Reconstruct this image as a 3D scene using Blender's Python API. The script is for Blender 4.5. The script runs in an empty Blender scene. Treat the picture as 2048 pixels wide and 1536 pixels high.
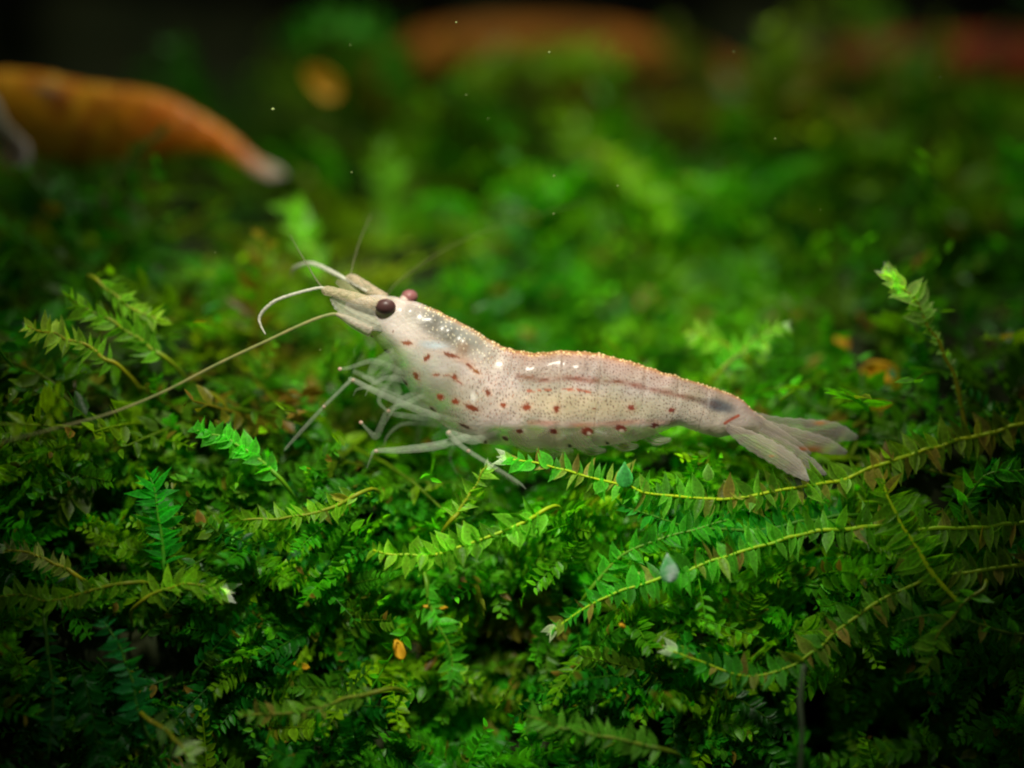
import bpy, math, random
import numpy as np
from mathutils import Vector, Matrix

random.seed(7)
rng = np.random.default_rng(11)
R = math.radians
sc = bpy.context.scene

# ------------------------------------------------------------------ camera
# 1 unit = about 3.3 mm: the picture is 20.48 units wide at the shrimp
DIST = 40.0
cam_d = bpy.data.cameras.new('camera')
cam = bpy.data.objects.new('camera', cam_d)
sc.collection.objects.link(cam)
cam.location = (0, -DIST, 0)
cam.rotation_euler = (R(90), 0, 0)
cam_d.sensor_width = 36
cam_d.lens = 36 * DIST / 20.48
cam_d.clip_start = 0.5
cam_d.clip_end = 400
cam_d.dof.use_dof = True
cam_d.dof.focus_distance = DIST - 0.35
cam_d.dof.aperture_fstop = 0.0225
sc.camera = cam

# ------------------------------------------------------------------ world and lamps
w = bpy.data.worlds.new('World'); sc.world = w; w.use_nodes = True
w.node_tree.nodes['Background'].inputs[0].default_value = (0.8, 0.85, 0.7, 1)
w.node_tree.nodes['Background'].inputs[1].default_value = 0.03

def lamp(name, kind, loc, target, energy, color, **kw):
    d = bpy.data.lights.new(name, kind); o = bpy.data.objects.new(name, d)
    sc.collection.objects.link(o); o.location = loc
    o.rotation_euler = (Vector(target) - Vector(loc)).to_track_quat('-Z', 'Y').to_euler()
    d.energy = energy; d.color = color
    for k, v in kw.items(): setattr(d, k, v)
    return o
# the aquarium lamp: a round pool of light from above the tank, in front of the bank
lamp('aquarium_lamp', 'SPOT', (-2.0, -19.0, 21.0), (-0.8, 1.6, 0.8), 64000, (1.0, 0.96, 0.82),
     spot_size=R(40), spot_blend=1.0, shadow_soft_size=1.6)
lamp('lamp_panel', 'AREA', (4.0, 4.0, 26.0), (0.5, 3.0, 0), 3700, (1.0, 0.97, 0.82), size=7.0)

sc.view_settings.view_transform = 'Standard'
sc.view_settings.look = 'None'
sc.view_settings.exposure = 0.0
sc.view_settings.gamma = 1.0
sc.cycles.use_denoising = True
sc.cycles.filter_width = 2.1
sc.cycles.max_bounces = 10
sc.cycles.transparent_max_bounces = 24
sc.cycles.diffuse_bounces = 4
sc.cycles.sample_clamp_indirect = 4.0

# ------------------------------------------------------------------ helpers
def P(px, py, d=0.0):
    """a point seen at photograph pixel (px, py), d units behind the plane of the shrimp"""
    k = (DIST + d) / DIST
    return Vector(((px - 1024) / 100 * k, d, (768 - py) / 100 * k))

def link(o, parent=None):
    sc.collection.objects.link(o)
    if parent is not None:
        o.parent = parent
    return o

def tag(o, label=None, cat=None, group=None, kind=None):
    if label: o['label'] = label
    if cat: o['category'] = cat
    if group: o['group'] = group
    if kind: o['kind'] = kind
    return o

def mesh(name, verts, faces, mat=None, smooth=True):
    me = bpy.data.meshes.new(name)
    me.from_pydata([tuple(v) for v in verts], [], faces)
    if smooth:
        me.polygons.foreach_set('use_smooth', [True] * len(me.polygons))
    if mat: me.materials.append(mat)
    me.update()
    return me

def np_mesh(name, V, quads=None, tris=None, mats=()):
    me = bpy.data.meshes.new(name)
    V = np.asarray(V, np.float32)
    loops, starts, tot = [], [], 0
    if quads is not None and len(quads):
        loops.append(quads.ravel()); starts.append(np.arange(len(quads)) * 4); tot = len(quads) * 4
    if tris is not None and len(tris):
        loops.append(tris.ravel()); starts.append(tot + np.arange(len(tris)) * 3)
    loops = np.concatenate(loops).astype(np.int32); starts = np.concatenate(starts).astype(np.int32)
    me.vertices.add(len(V)); me.vertices.foreach_set('co', V.ravel())
    me.loops.add(len(loops)); me.loops.foreach_set('vertex_index', loops)
    me.polygons.add(len(starts)); me.polygons.foreach_set('loop_start', starts)
    me.polygons.foreach_set('use_smooth', np.ones(len(starts), bool))
    for m in mats: me.materials.append(m)
    me.update(calc_edges=True)
    return me

def color_attr(me, name, C):
    a = me.color_attributes.new(name, 'FLOAT_COLOR', 'POINT')
    a.data.foreach_set('color', np.asarray(C, np.float32).ravel())

def catmull(pts, n):
    """n samples along a Catmull-Rom spline through pts (tuples of any length)"""
    A = np.array(pts, float)
    A = np.vstack([2 * A[0] - A[1], A, 2 * A[-1] - A[-2]])
    m = len(A) - 3
    out = []
    for t in np.linspace(0, m - 1e-6, n):
        i = int(t); f = t - i
        p0, p1, p2, p3 = A[i:i + 4]
        out.append(0.5 * (2 * p1 + (p2 - p0) * f + (2 * p0 - 5 * p1 + 4 * p2 - p3) * f * f + (3 * p1 - p0 - 3 * p2 + p3) * f ** 3))
    return np.array(out)

def tube(name, pts, radii, mat, parent=None, seg=8, n=None, squash=1.0, rough=0.0):
    """a tapering tube through pts (Vectors); radii given at the same points"""
    n = n or max(8, len(pts) * 6)
    C = catmull([(*p, r) for p, r in zip(pts, radii)], n)
    V, F = [], []
    up = Vector((0, 1, 0))
    for i in range(n):
        a = Vector(C[max(i - 1, 0)][:3]); b = Vector(C[min(i + 1, n - 1)][:3])
        t = (b - a).normalized()
        s = t.cross(up)
        if s.length < .05: s = t.cross(Vector((1, 0, 0)))
        s.normalize(); q = s.cross(t).normalized()
        r = max(C[i][3], 0.002)
        for k in range(seg):
            an = 2 * math.pi * k / seg
            rr = r * (1 + (random.uniform(-rough, rough) if rough else 0))
            V.append(Vector(C[i][:3]) + s * math.cos(an) * rr + q * math.sin(an) * rr * squash)
    for i in range(n - 1):
        for k in range(seg):
            k2 = (k + 1) % seg
            F.append((i * seg + k, i * seg + k2, (i + 1) * seg + k2, (i + 1) * seg + k))
    F.append(tuple(range(seg))[::-1]); F.append(tuple((n - 1) * seg + k for k in range(seg)))
    o = bpy.data.objects.new(name, mesh(name, V, F, mat))
    return link(o, parent)

class Noise:
    """smooth pseudo-random field made of sines (cheap on arrays)"""
    def __init__(s, seed, freq, n=9):
        r = np.random.default_rng(seed)
        s.k = r.normal(size=(n, 3)) * freq; s.p = r.uniform(0, 6.28, n)
    def __call__(s, x, y, z=0.0):
        o = 0
        for k, p in zip(s.k, s.p): o = o + np.sin(k[0] * x + k[1] * y + k[2] * z + p)
        return o / (len(s.p) ** .5) / 0.75
def sstep(a, b, x):
    t = np.clip((x - a) / (b - a), 0, 1); return t * t * (3 - 2 * t)

# ------------------------------------------------------------------ materials
def new_mat(name):
    m = bpy.data.materials.new(name); m.use_nodes = True
    nt = m.node_tree; nt.nodes.clear()
    out = nt.nodes.new('ShaderNodeOutputMaterial')
    return m, nt, out
def N(nt, t, **kw):
    n = nt.nodes.new(t)
    for k, v in kw.items():
        if k in n.inputs: n.inputs[k].default_value = v
        else: setattr(n, k, v)
    return n

def leaf_material(name, source):
    """thin see-through moss leaf; colour from a mesh attribute or from the object's own colour"""
    m, nt, out = new_mat(name); L = nt.links.new
    if source == 'attr':
        c = N(nt, 'ShaderNodeAttribute', attribute_name='tint'); col = c.outputs['Color']
    else:
        c = N(nt, 'ShaderNodeObjectInfo'); col = c.outputs['Color']
    b = N(nt, 'ShaderNodeAttribute', attribute_name='blade')       # r = along the leaf, g = towards the edge
    sep = N(nt, 'ShaderNodeSeparateColor'); L(b.outputs['Color'], sep.inputs[0])
    tc = N(nt, 'ShaderNodeTexCoord')
    noi = N(nt, 'ShaderNodeTexNoise', Scale=9.0, Detail=4.0); L(tc.outputs['Object'], noi.inputs['Vector'])
    mr = N(nt, 'ShaderNodeMapRange'); mr.inputs[1].default_value = .3; mr.inputs[2].default_value = .7
    mr.inputs[3].default_value = .72; mr.inputs[4].default_value = 1.28
    L(noi.outputs['Fac'], mr.inputs[0])
    # paler rim and midrib
    pw = N(nt, 'ShaderNodeMath', operation='POWER'); pw.inputs[1].default_value = 5; L(sep.outputs[1], pw.inputs[0])
    ms = N(nt, 'ShaderNodeMath', operation='MULTIPLY_ADD'); ms.inputs[1].default_value = 1.0; ms.inputs[2].default_value = 1.0
    L(pw.outputs[0], ms.inputs[0])
    mm = N(nt, 'ShaderNodeMath', operation='MULTIPLY'); L(ms.outputs[0], mm.inputs[0]); L(mr.outputs[0], mm.inputs[1])
    sc_ = N(nt, 'ShaderNodeVectorMath', operation='SCALE'); L(col, sc_.inputs[0]); L(mm.outputs[0], sc_.inputs['Scale'])
    pr = N(nt, 'ShaderNodeBsdfPrincipled', Roughness=.34); pr.inputs['IOR'].default_value = 1.33; pr.inputs['Specular IOR Level'].default_value = .35
    L(sc_.outputs[0], pr.inputs['Base Color'])
    tr = N(nt, 'ShaderNodeBsdfTranslucent')
    tcol = N(nt, 'ShaderNodeVectorMath', operation='MULTIPLY'); tcol.inputs[1].default_value = (1.7, 1.9, .5)
    L(sc_.outputs[0], tcol.inputs[0]); L(tcol.outputs[0], tr.inputs['Color'])
    mx = N(nt, 'ShaderNodeMixShader', Fac=.5); L(pr.outputs[0], mx.inputs[1]); L(tr.outputs[0], mx.inputs[2])
    bp = N(nt, 'ShaderNodeBump', Strength=.5, Distance=.02); L(noi.outputs['Fac'], bp.inputs['Height']); L(bp.outputs[0], pr.inputs['Normal'])
    last = mx
    if source != 'attr':
        tp = N(nt, 'ShaderNodeBsdfTransparent'); tp.inputs[0].default_value = (.75, 1, .7, 1)
        m2 = N(nt, 'ShaderNodeMixShader', Fac=.10); L(mx.outputs[0], m2.inputs[1]); L(tp.outputs[0], m2.inputs[2]); last = m2
    L(last.outputs[0], out.inputs[0])
    return m
M_LEAF = leaf_material('moss_leaf', 'object')
M_MASS = leaf_material('moss_mass', 'attr')

def plain(name, col, rough=.5, alpha=1.0, sss=0.0, noise=None, ior=1.33, bump=0.0, radius=(.4, .25, .15)):
    m, nt, out = new_mat(name); L = nt.links.new
    pr = N(nt, 'ShaderNodeBsdfPrincipled', Roughness=rough, IOR=ior)
    pr.inputs['Base Color'].default_value = (*col, 1)
    if sss:
        pr.inputs['Subsurface Weight'].default_value = sss; pr.inputs['Subsurface Radius'].default_value = radius
        pr.inputs['Subsurface Scale'].default_value = .5
    if noise:
        tc = N(nt, 'ShaderNodeTexCoord')
        no = N(nt, 'ShaderNodeTexNoise', Scale=noise[1], Detail=5.0); L(tc.outputs['Object'], no.inputs['Vector'])
        cr = N(nt, 'ShaderNodeMix', data_type='RGBA')
        mr = N(nt, 'ShaderNodeMapRange'); mr.inputs[1].default_value = .35; mr.inputs[2].default_value = .65
        L(no.outputs['Fac'], mr.inputs[0]); L(mr.outputs[0], cr.inputs[0])
        cr.inputs[6].default_value = (*col, 1); cr.inputs[7].default_value = (*noise[0], 1)
        L(cr.outputs[2], pr.inputs['Base Color'])
        if bump:
            bp = N(nt, 'ShaderNodeBump', Strength=bump, Distance=.05); L(no.outputs['Fac'], bp.inputs['Height']); L(bp.outputs[0], pr.inputs['Normal'])
    sh = pr
    if alpha < 1:
        tp = N(nt, 'ShaderNodeBsdfTransparent'); mx = N(nt, 'ShaderNodeMixShader', Fac=alpha)
        L(tp.outputs[0], mx.inputs[1]); L(pr.outputs[0], mx.inputs[2]); sh = mx
    L(sh.outputs[0], out.inputs[0])
    return m

def pigment_material(name, sss=.35, rough=.38):
    """shell whose pigment and see-throughness are stored on the mesh"""
    m, nt, out = new_mat(name); L = nt.links.new
    a = N(nt, 'ShaderNodeAttribute', attribute_name='pigment')
    pr = N(nt, 'ShaderNodeBsdfPrincipled', Roughness=rough, IOR=1.36); pr.inputs['Specular IOR Level'].default_value = .3; pr.inputs['Coat Weight'].default_value = .25; pr.inputs['Coat Roughness'].default_value = .17; pr.inputs['Coat IOR'].default_value = 1.35
    pr.inputs['Subsurface Weight'].default_value = sss
    pr.inputs['Subsurface Radius'].default_value = (.25, .16, .1); pr.inputs['Subsurface Scale'].default_value = .3
    L(a.outputs['Color'], pr.inputs['Base Color'])
    tc = N(nt, 'ShaderNodeTexCoord')
    no = N(nt, 'ShaderNodeTexNoise', Scale=14.0, Detail=4.0); L(tc.outputs['Object'], no.inputs['Vector'])
    bp = N(nt, 'ShaderNodeBump', Strength=.45, Distance=.04); L(no.outputs['Fac'], bp.inputs['Height']); L(bp.outputs[0], pr.inputs['Normal'])
    tp = N(nt, 'ShaderNodeBsdfTransparent'); mx = N(nt, 'ShaderNodeMixShader')
    L(a.outputs['Alpha'], mx.inputs[0]); L(tp.outputs[0], mx.inputs[1]); L(pr.outputs[0], mx.inputs[2])
    L(mx.outputs[0], out.inputs[0])
    return m
M_SHELL = pigment_material('shrimp_shell')
M_STEM = plain('moss_stem', (.20, .52, .008), .45, noise=((.42, .52, .012), 5), sss=.0)
_nt = M_STEM.node_tree
_oi = _nt.nodes.new('ShaderNodeObjectInfo'); _mx = [n for n in _nt.nodes if n.type == 'MIX'][0]
_b = _nt.nodes.new('ShaderNodeVectorMath'); _b.operation = 'MULTIPLY'; _b.inputs[1].default_value = (1.6, 1.15, .8)
_nt.links.new(_oi.outputs['Color'], _mx.inputs[6]); _nt.links.new(_oi.outputs['Color'], _b.inputs[0]); _nt.links.new(_b.outputs[0], _mx.inputs[7])
M_STEM_DARK = plain('moss_stem_dark', (.05, .15, .015), .5, noise=((.10, .16, .02), 6))
M_LIMB = plain('shrimp_limb', (.42, .52, .37), .3, alpha=.21, noise=((.50, .54, .40), 9), bump=.5)
M_LIMB_THIN = plain('shrimp_limb_thin', (.34, .44, .28), .3, alpha=.12, noise=((.4, .46, .32), 9), bump=.5)
M_JOINT = plain('shrimp_joint', (.62, .36, .26), .4, alpha=.5, noise=((.8, .62, .48), 12))
M_FEELER = plain('shrimp_feeler', (.55, .56, .42), .4, alpha=.62, noise=((.75, .74, .62), 16), bump=.6)
M_ANTENNA = plain('shrimp_antenna', (.24, .30, .09), .4, alpha=.6, noise=((.36, .33, .12), 5))
M_WHISKER = plain('shrimp_whisker', (.16, .16, .08), .5, alpha=.55)

# ------------------------------------------------------------------ the bank of moss
n_big, n_mid, n_sm = Noise(3, .28), Noise(4, .75), Noise(5, 2.0)
n_hue, n_hue2 = Noise(8, .45), Noise(9, 1.2)
HOLLOWS = ((7.6, -6.7, 2.4, 1.2, 1.7), (-9.3, -6.6, 1.6, 1.2, 1.5), (3.9, -4.3, 1.5, .6, 1.1), (-8.6, -2.4, 1.3, .5, 1.2),
                              (.3, -6.9, 1.4, .8, .8), (-1.6, -5.3, 1.4, .7, .6), (1.6, -3.3, 1.0, .3, .6), (-6.0, -7.0, 1.2, .7, .8),
                              (-9.0, 0.0, 1.4, .9, 1.4), (5.6, -6.6, 1.2, .9, .9), (-7.2, -4.5, 1.6, .5, .8),
                              (10.5, 2.0, 2.2, 1.6, 2.0), (-5.6, 5.6, 3.4, 1.3, 3.0), (-9.8, 6.0, 3.2, 1.5, 4.5), (-6.2, 4.9, 1.3, 1.0, 3.0), (6, 1.3, 1.2, .8, 1.2))
def bank_y(X, Z):
    """depth of the mossy bank behind height Z at X: steep in front, leaning away above the lip"""
    lip = -1.75 + 1.6 * sstep(-4.5, -9.5, X) + 0.9 * sstep(5.0, 9.0, X)
    h = Z - lip
    k = .5
    sp = k * np.log1p(np.exp(np.clip(h / k, -30, 30)))      # smooth ramp
    y = 0.75 + 1.7 * sp + 0.05 * sp * sp + .20 * (h - sp)
    y += .35 * n_big(X, Z) * (1 + .35 * sp) + .32 * n_mid(X, Z) * (1 + .28 * sp) + .10 * n_sm(X, Z)
    y = y + 1.5 * np.exp(-((X - .8) / 5.5) ** 4 - ((Z - .1) / 1.5) ** 2)      # the open water the shrimp stands in front of
    # hollows in the front of the bank
    for hx, hz, rx, rz, a in HOLLOWS:
        y = y + a * np.exp(-((X - hx) / rx) ** 2 - ((Z - hz) / rz) ** 2)
    return y
def bank_top(X):
    return 8.5 + .6 * n_big(X, 40.) + .5 * n_mid(X, 9.) - .9 * sstep(-6.5, -10, X) + 2.9 * np.exp(-((X + 4.8) / 2.4) ** 2)

def bank_normal(X, Z, e=.15):
    dx = (bank_y(X + e, Z) - bank_y(X - e, Z)) / (2 * e); dz = (bank_y(X, Z + e) - bank_y(X, Z - e)) / (2 * e)
    n = np.stack([dx, -np.ones_like(dx), dz], -1)
    return n / np.linalg.norm(n, axis=1, keepdims=True)

# soil under the moss, one sheet with real thickness behind it
gx = np.linspace(-30, 30, 150); gz = np.linspace(-14, 12.5, 120)
GX, GZ = np.meshgrid(gx, gz)
GY = bank_y(GX, np.minimum(GZ, bank_top(GX) - .3)) + .75
GY += sstep(0, 3, GZ - bank_top(GX)) * 6
V = np.stack([GX, GY, GZ], -1).reshape(-1, 3)
nx, nz = len(gx), len(gz)
idx = np.arange(nx * nz).reshape(nz, nx)
q = np.stack([idx[:-1, :-1], idx[:-1, 1:], idx[1:, 1:], idx[1:, :-1]], -1).reshape(-1, 4)
M_SOIL = plain('moss_bed', (.012, .022, .006), .9, noise=((.03, .035, .01), .8))
# close it at the back so it is a solid mound
back = V.copy(); back[:, 1] = 44
Vs = np.vstack([V, back]); off = len(V)
rim = np.concatenate([idx[0], idx[1:, -1], idx[-1, ::-1][1:], idx[::-1, 0][1:-1]])
rq = np.stack([rim, np.roll(rim, -1), np.roll(rim, -1) + off, rim + off], -1)
keep = GZ.reshape(-1)
o = link(bpy.data.objects.new('moss_mound_ground', np_mesh('moss_mound_ground', Vs, np.vstack([q, rq]), None, [M_SOIL])))
tag(o, 'dark soil bank underneath the moss carpet', 'ground', kind='structure')

# far dark wall of the tank
M_DARK = plain('dark_tank_back', (.004, .003, .005), .8, noise=((.012, .004, .003), .12))
Vb = [(-70, 46, -40), (70, 46, -40), (70, 46, 50), (-70, 46, 50), (-70, 46.6, -40), (70, 46.6, -40), (70, 46.6, 50), (-70, 46.6, 50)]
o = link(bpy.data.objects.new('tank_back_wall', mesh('tank_back_wall', Vb, [(0, 1, 2, 3), (7, 6, 5, 4), (0, 4, 5, 1), (1, 5, 6, 2), (2, 6, 7, 3), (3, 7, 4, 0)], M_DARK, False)))
tag(o, 'near black background behind the mossy bank', 'background wall', kind='structure')

# leaf templates: u along the leaf, v across (-1..1), h out of the plane
def leaf_template(rows, widths):
    U, Vv, H = [0.0], [0.0], [0.0]
    quads, tris = [], []
    prev = None
    for t, wd in zip(rows, widths):
        i = len(U)
        for v in (-1, 0, 1):
            U.append(t); Vv.append(v * wd); H.append(abs(v) * wd)
        cur = (i, i + 1, i + 2)
        if prev is None:
            tris += [(0, cur[1], cur[0]), (0, cur[2], cur[1])]
        else:
            quads += [(prev[0], prev[1], cur[1], cur[0]), (prev[1], prev[2], cur[2], cur[1])]
        prev = cur
    i = len(U); U.append(1.0); Vv.append(0.0); H.append(0.0)
    tris += [(prev[0], prev[1], i), (prev[1], prev[2], i)]
    edge = np.array([0] + [abs(v) for _ in rows for v in (-1, 0, 1)] + [1.0])
    return np.array(U), np.array(Vv), np.array(H), np.array(quads), np.array(tris), edge
T_LO = leaf_template((.3, .65), (.95, .75))
T_HI = leaf_template((.16, .38, .62, .84), (.7, 1.0, .86, .40))

def unit(a): return a / np.maximum(np.linalg.norm(a, axis=-1, keepdims=True), 1e-9)

def leaf_mesh(origin, A, Nn, length, width, curl, fold, tint, T):
    """origin, A (axis), Nn (face normal): (M,3)"""
    U, Vv, H, quads, tris, edge = T
    Wd = unit(np.cross(A, Nn)); Nn = unit(np.cross(Wd, A))
    M = len(origin); K = len(U)
    pos = (origin[:, None] + A[:, None] * (U[None, :, None] * length[:, None, None])
           + Wd[:, None] * (Vv[None, :, None] * width[:, None, None] * .5)
           + Nn[:, None] * (H[None, :, None] * width[:, None, None] * .5 * fold[:, None, None]
                            - (U ** 2)[None, :, None] * length[:, None, None] * curl[:, None, None]))
    base = (np.arange(M) * K)[:, None, None]
    Q = (quads[None] + base).reshape(-1, 4); Tr = (tris[None] + base).reshape(-1, 3)
    col = np.repeat(np.concatenate([tint, np.ones((M, 1))], 1)[:, None], K, 1).reshape(-1, 4)
    bl = np.stack([np.tile(U, M), np.tile(edge, M), np.zeros(M * K), np.ones(M * K)], -1)
    return pos.reshape(-1, 3), Q, Tr, col, bl

def moss_tint(X, Y, Z, n, r):
    """plant colours: deep green, fresh green, yellow green, some brown"""
    a = n_hue(X, Z, Y) ; b = n_hue2(X, Z, Y)
    deep = np.array([.006, .105, .007]); fresh = np.array([.050, .35, .005]); yel = np.array([.18, .38, .003])
    brown = np.array([.13, .085, .012])
    f = np.clip(.45 + .42 * a + .30 * r.normal(size=n), 0, 1)[:, None]
    c = deep * (1 - f) + fresh * f
    g = np.clip(.05 + .45 * b + .28 * r.normal(size=n), 0, 1)[:, None]
    c = c * (1 - g) + yel * g
    br = np.zeros(n)
    for hx, hz, rx, rz, s in ((-5.0, -1.1, 1.1, 1.0, .7), (-.9, -5.0, 1.7, 1.0, .75), (-.5, -4.6, .8, .8, .4), (3.2, 7.2, 4, 1.2, .7), (-8.6, -.1, 1.6, .8, .6), (-4.4, 1.9, .7, .7, .5),
                              (6.5, 6.8, 4.0, 1.5, .6), (-7, 4.5, 2.5, 2.0, .35), (-5.4, -.1, .6, .6, .6), (8.0, .6, 1.2, .9, .5), (-1.6, -1.9, 1.0, .25, .5), (-2.0, 7.0, 1.6, 1.0, .5)):
        br += s * np.exp(-((X - hx) / rx) ** 2 - ((Z - hz) / rz) ** 2)
    br = np.clip(br + .14 * r.normal(size=n) - .02, 0, .9)[:, None]
    return c * (1 - br) + brown * br


SHR = np.array([(x / 100 - 10.24, 7.68 - y / 100, w_ / 100) for x, y, w_ in
                ((650, 590, 40), (700, 610, 60), (760, 640, 80), (820, 700, 110), (880, 750, 130), (950, 790, 130), (1020, 800, 115), (1100, 805, 110), (1180, 805, 108),
                 (1260, 810, 100), (1330, 815, 85), (1400, 820, 75), (1460, 840, 70), (1530, 870, 80), (1600, 890, 95), (1680, 890, 60), (700, 760, 60), (640, 820, 50),
                 (585, 890, 45), (760, 820, 70), (800, 890, 60), (900, 880, 60), (960, 920, 45), (1020, 960, 40), (560, 620, 50), (740, 905, 40))])
def clear_of_things(p):
    """False where a leaf would poke through the shrimp or lie over one of the single fronds"""
    ok = np.ones(p.shape[:-1], bool)
    for x, z, r_ in SHR:
        near = ((p[..., 0] - x) ** 2 + (p[..., 2] - z) ** 2 < r_ * r_)
        ok &= ~(near & (p[..., 1] < 1.0))
    X0 = np.round(p[..., 0] * 5).astype(int) + 100; Z0 = np.round(p[..., 2] * 5).astype(int) + 100
    inside = (X0 >= 0) & (X0 < 200) & (Z0 >= 0) & (Z0 < 200)
    lim = np.full(p.shape[:-1], -99.0); lim[inside] = HERO_GRID[X0[inside], Z0[inside]]
    ok &= ~(p[..., 1] < lim)
    return ok
HERO_GRID = np.full((200, 200), -99.0)
def hides_orange(p):
    """no moss grows in the open water right in front of the orange shrimp"""
    k = DIST / (DIST + p[..., 1]); x = p[..., 0] * k * 100 + 1024; y = 768 - p[..., 2] * k * 100
    hit = np.zeros(len(p), bool)
    for cx, cy, rr in ((20, 220, 90), (110, 235, 95), (200, 245, 80), (280, 245, 75), (350, 252, 65), (420, 275, 55), (480, 305, 45), (530, 335, 40), (565, 350, 35), (640, 172, 60), (1756, 738, 40), (1725, 745, 30)):
        hit |= (((x - cx) ** 2 + (y - cy) ** 2 < rr * rr) & (p[..., 1] < (7.6 if cx < 600 else 9.4 if cx < 1000 else 2.5))).any(1)
    return hit
def bare(X, Z):
    b = 0
    for hx, hz, rx, rz, a in HOLLOWS: b = b + np.exp(-((X - hx) / rx) ** 2 - ((Z - hz) / rz) ** 2) * .85
    return b
def frond_field(X, Z, r, Lr, leaf_len, spacing, T, inset, lift, gain=1.0):
    n = len(X)
    Y = bank_y(X, Z); nrm = bank_normal(X, Z)
    P0 = np.stack([X, Y, Z], -1) - nrm * (inset[:, None] - .25)
    ang = r.uniform(0, 2 * np.pi, n)
    t1 = unit(np.cross(nrm, np.array([0, 0, 1.0]))); t2 = np.cross(t1, nrm)
    tang = t1 * np.cos(ang)[:, None] * 1.5 + t2 * np.sin(ang)[:, None] * .6
    lf = r.uniform(lift[0], lift[1], n)[:, None]
    T0 = unit(tang + nrm * lf)
    up = np.array([0, 0, 1.0])
    Bd = -up * .5 + r.normal(size=(n, 3)) * .45
    bend = r.uniform(.1, .6, n)
    L = r.uniform(Lr[0], Lr[1], n)
    FN = unit(nrm * .9 + r.normal(size=(n, 3)) * .45 + np.array([0, -.25, .2]))
    m = max(6, int(round(np.mean(L) / spacing)))
    s = np.linspace(.08, 1, m)
    si = np.tile(s, (n, 1))
    pos = P0[:, None] + T0[:, None] * (si * L[:, None])[..., None] + Bd[:, None] * (si ** 2 * (L * bend)[:, None])[..., None]
    tan = unit(T0[:, None] + Bd[:, None] * (2 * si * bend[:, None])[..., None])
    FNb = np.repeat(FN[:, None], m, 1)
    side = unit(np.cross(FNb, tan)); FNb = np.cross(tan, side)
    good = (clear_of_things(pos).mean(1) > .8) & ~hides_orange(pos) & (r.random(n) > bare(X, Z))
    frond_t = moss_tint(X, Y, Z, n, r) * gain
    out = []
    for sg in (-1, 1):
        al = R(58) + r.normal(size=(n, m)) * .10
        A = unit(tan * np.cos(al)[..., None] + sg * side * np.sin(al)[..., None] + FNb * r.normal(.15, .12, (n, m))[..., None])
        ll = leaf_len * r.uniform(.75, 1.15, (n, 1)) * (1 - .5 * si ** 3) * r.uniform(.8, 1.2, (n, m)) * (.6 + .4 * np.minimum(1, si * 5))
        ww = ll * r.uniform(.32, .60, (n, m))
        c = np.repeat(frond_t[:, None], m, 1) * r.uniform(.7, 1.35, (n, m, 1))
        c = c * (1 + .9 * (si[..., None]) ** 8)          # young tips are paler
        old = (r.random((n, m)) < .035)[..., None] * r.uniform(.5, 1, (n, m, 1)); c = c * (1 - old) + np.array([.24, .14, .02]) * old
        FF = unit(FNb + r.normal(size=(n, m, 3)) * .42)
        off = tan * (.5 * spacing * (sg > 0))
        mk = (r.random((n, m)) < .95) & good[:, None] & clear_of_things(pos + A * ll[..., None] * .6) & clear_of_things(pos)
        out.append(leaf_mesh((pos + off)[mk], A[mk], FF[mk], ll[mk], ww[mk], r.normal(.1, .12, mk.sum()), r.uniform(.1, .6, mk.sum()), c[mk], T))
    # stems: three-sided tubes
    k = 6; ss = np.linspace(0, 1, k)
    sp = P0[:, None] + T0[:, None] * (ss[None] * L[:, None])[..., None] + Bd[:, None] * (ss[None] ** 2 * (L * bend)[:, None])[..., None]
    st = unit(T0[:, None] + Bd[:, None] * (2 * ss[None] * bend[:, None])[..., None])
    s1 = unit(np.cross(np.repeat(FN[:, None], k, 1), st)); s2 = np.cross(st, s1)
    rad = (.032 * leaf_len / .32) * (1 - .6 * ss)[None, :, None]
    rad = rad * good[:, None, None]
    ring = np.stack([sp + rad * (s1 * math.cos(a) + s2 * math.sin(a)) for a in (0, 2.09, 4.19)], 2)   # n,k,3,3
    Vv = ring.reshape(-1, 3)
    b = (np.arange(n) * k * 3)[:, None, None]
    loc = []
    for i in range(k - 1):
        for j in range(3):
            loc.append((i * 3 + j, i * 3 + (j + 1) % 3, (i + 1) * 3 + (j + 1) % 3, (i + 1) * 3 + j))
    Q = (np.array(loc)[None] + b).reshape(-1, 4)
    c = np.repeat(frond_t * 1.25 + np.array([.03, .02, 0]), k * 3, 0)
    out.append((Vv, Q, np.zeros((0, 3), int), np.concatenate([c, np.ones((len(c), 1))], 1),
                np.tile([.5, 0, 0, 1.], (len(c), 1))))
    return out

def join_mass(name, chunks, label, cat):
    Vs, Qs, Ts, Cs, Bs, off = [], [], [], [], [], 0
    for v, q_, t_, c_, b_ in chunks:
        Vs.append(v); Qs.append(q_ + off); Ts.append(t_ + off); Cs.append(c_); Bs.append(b_); off += len(v)
    me = np_mesh(name, np.vstack(Vs), np.vstack(Qs), np.vstack(Ts), [M_MASS])
    color_attr(me, 'tint', np.vstack(Cs)); color_attr(me, 'blade', np.vstack(Bs))
    o = link(bpy.data.objects.new(name, me))
    tag(o, label, cat, kind='stuff')
    return o

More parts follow.
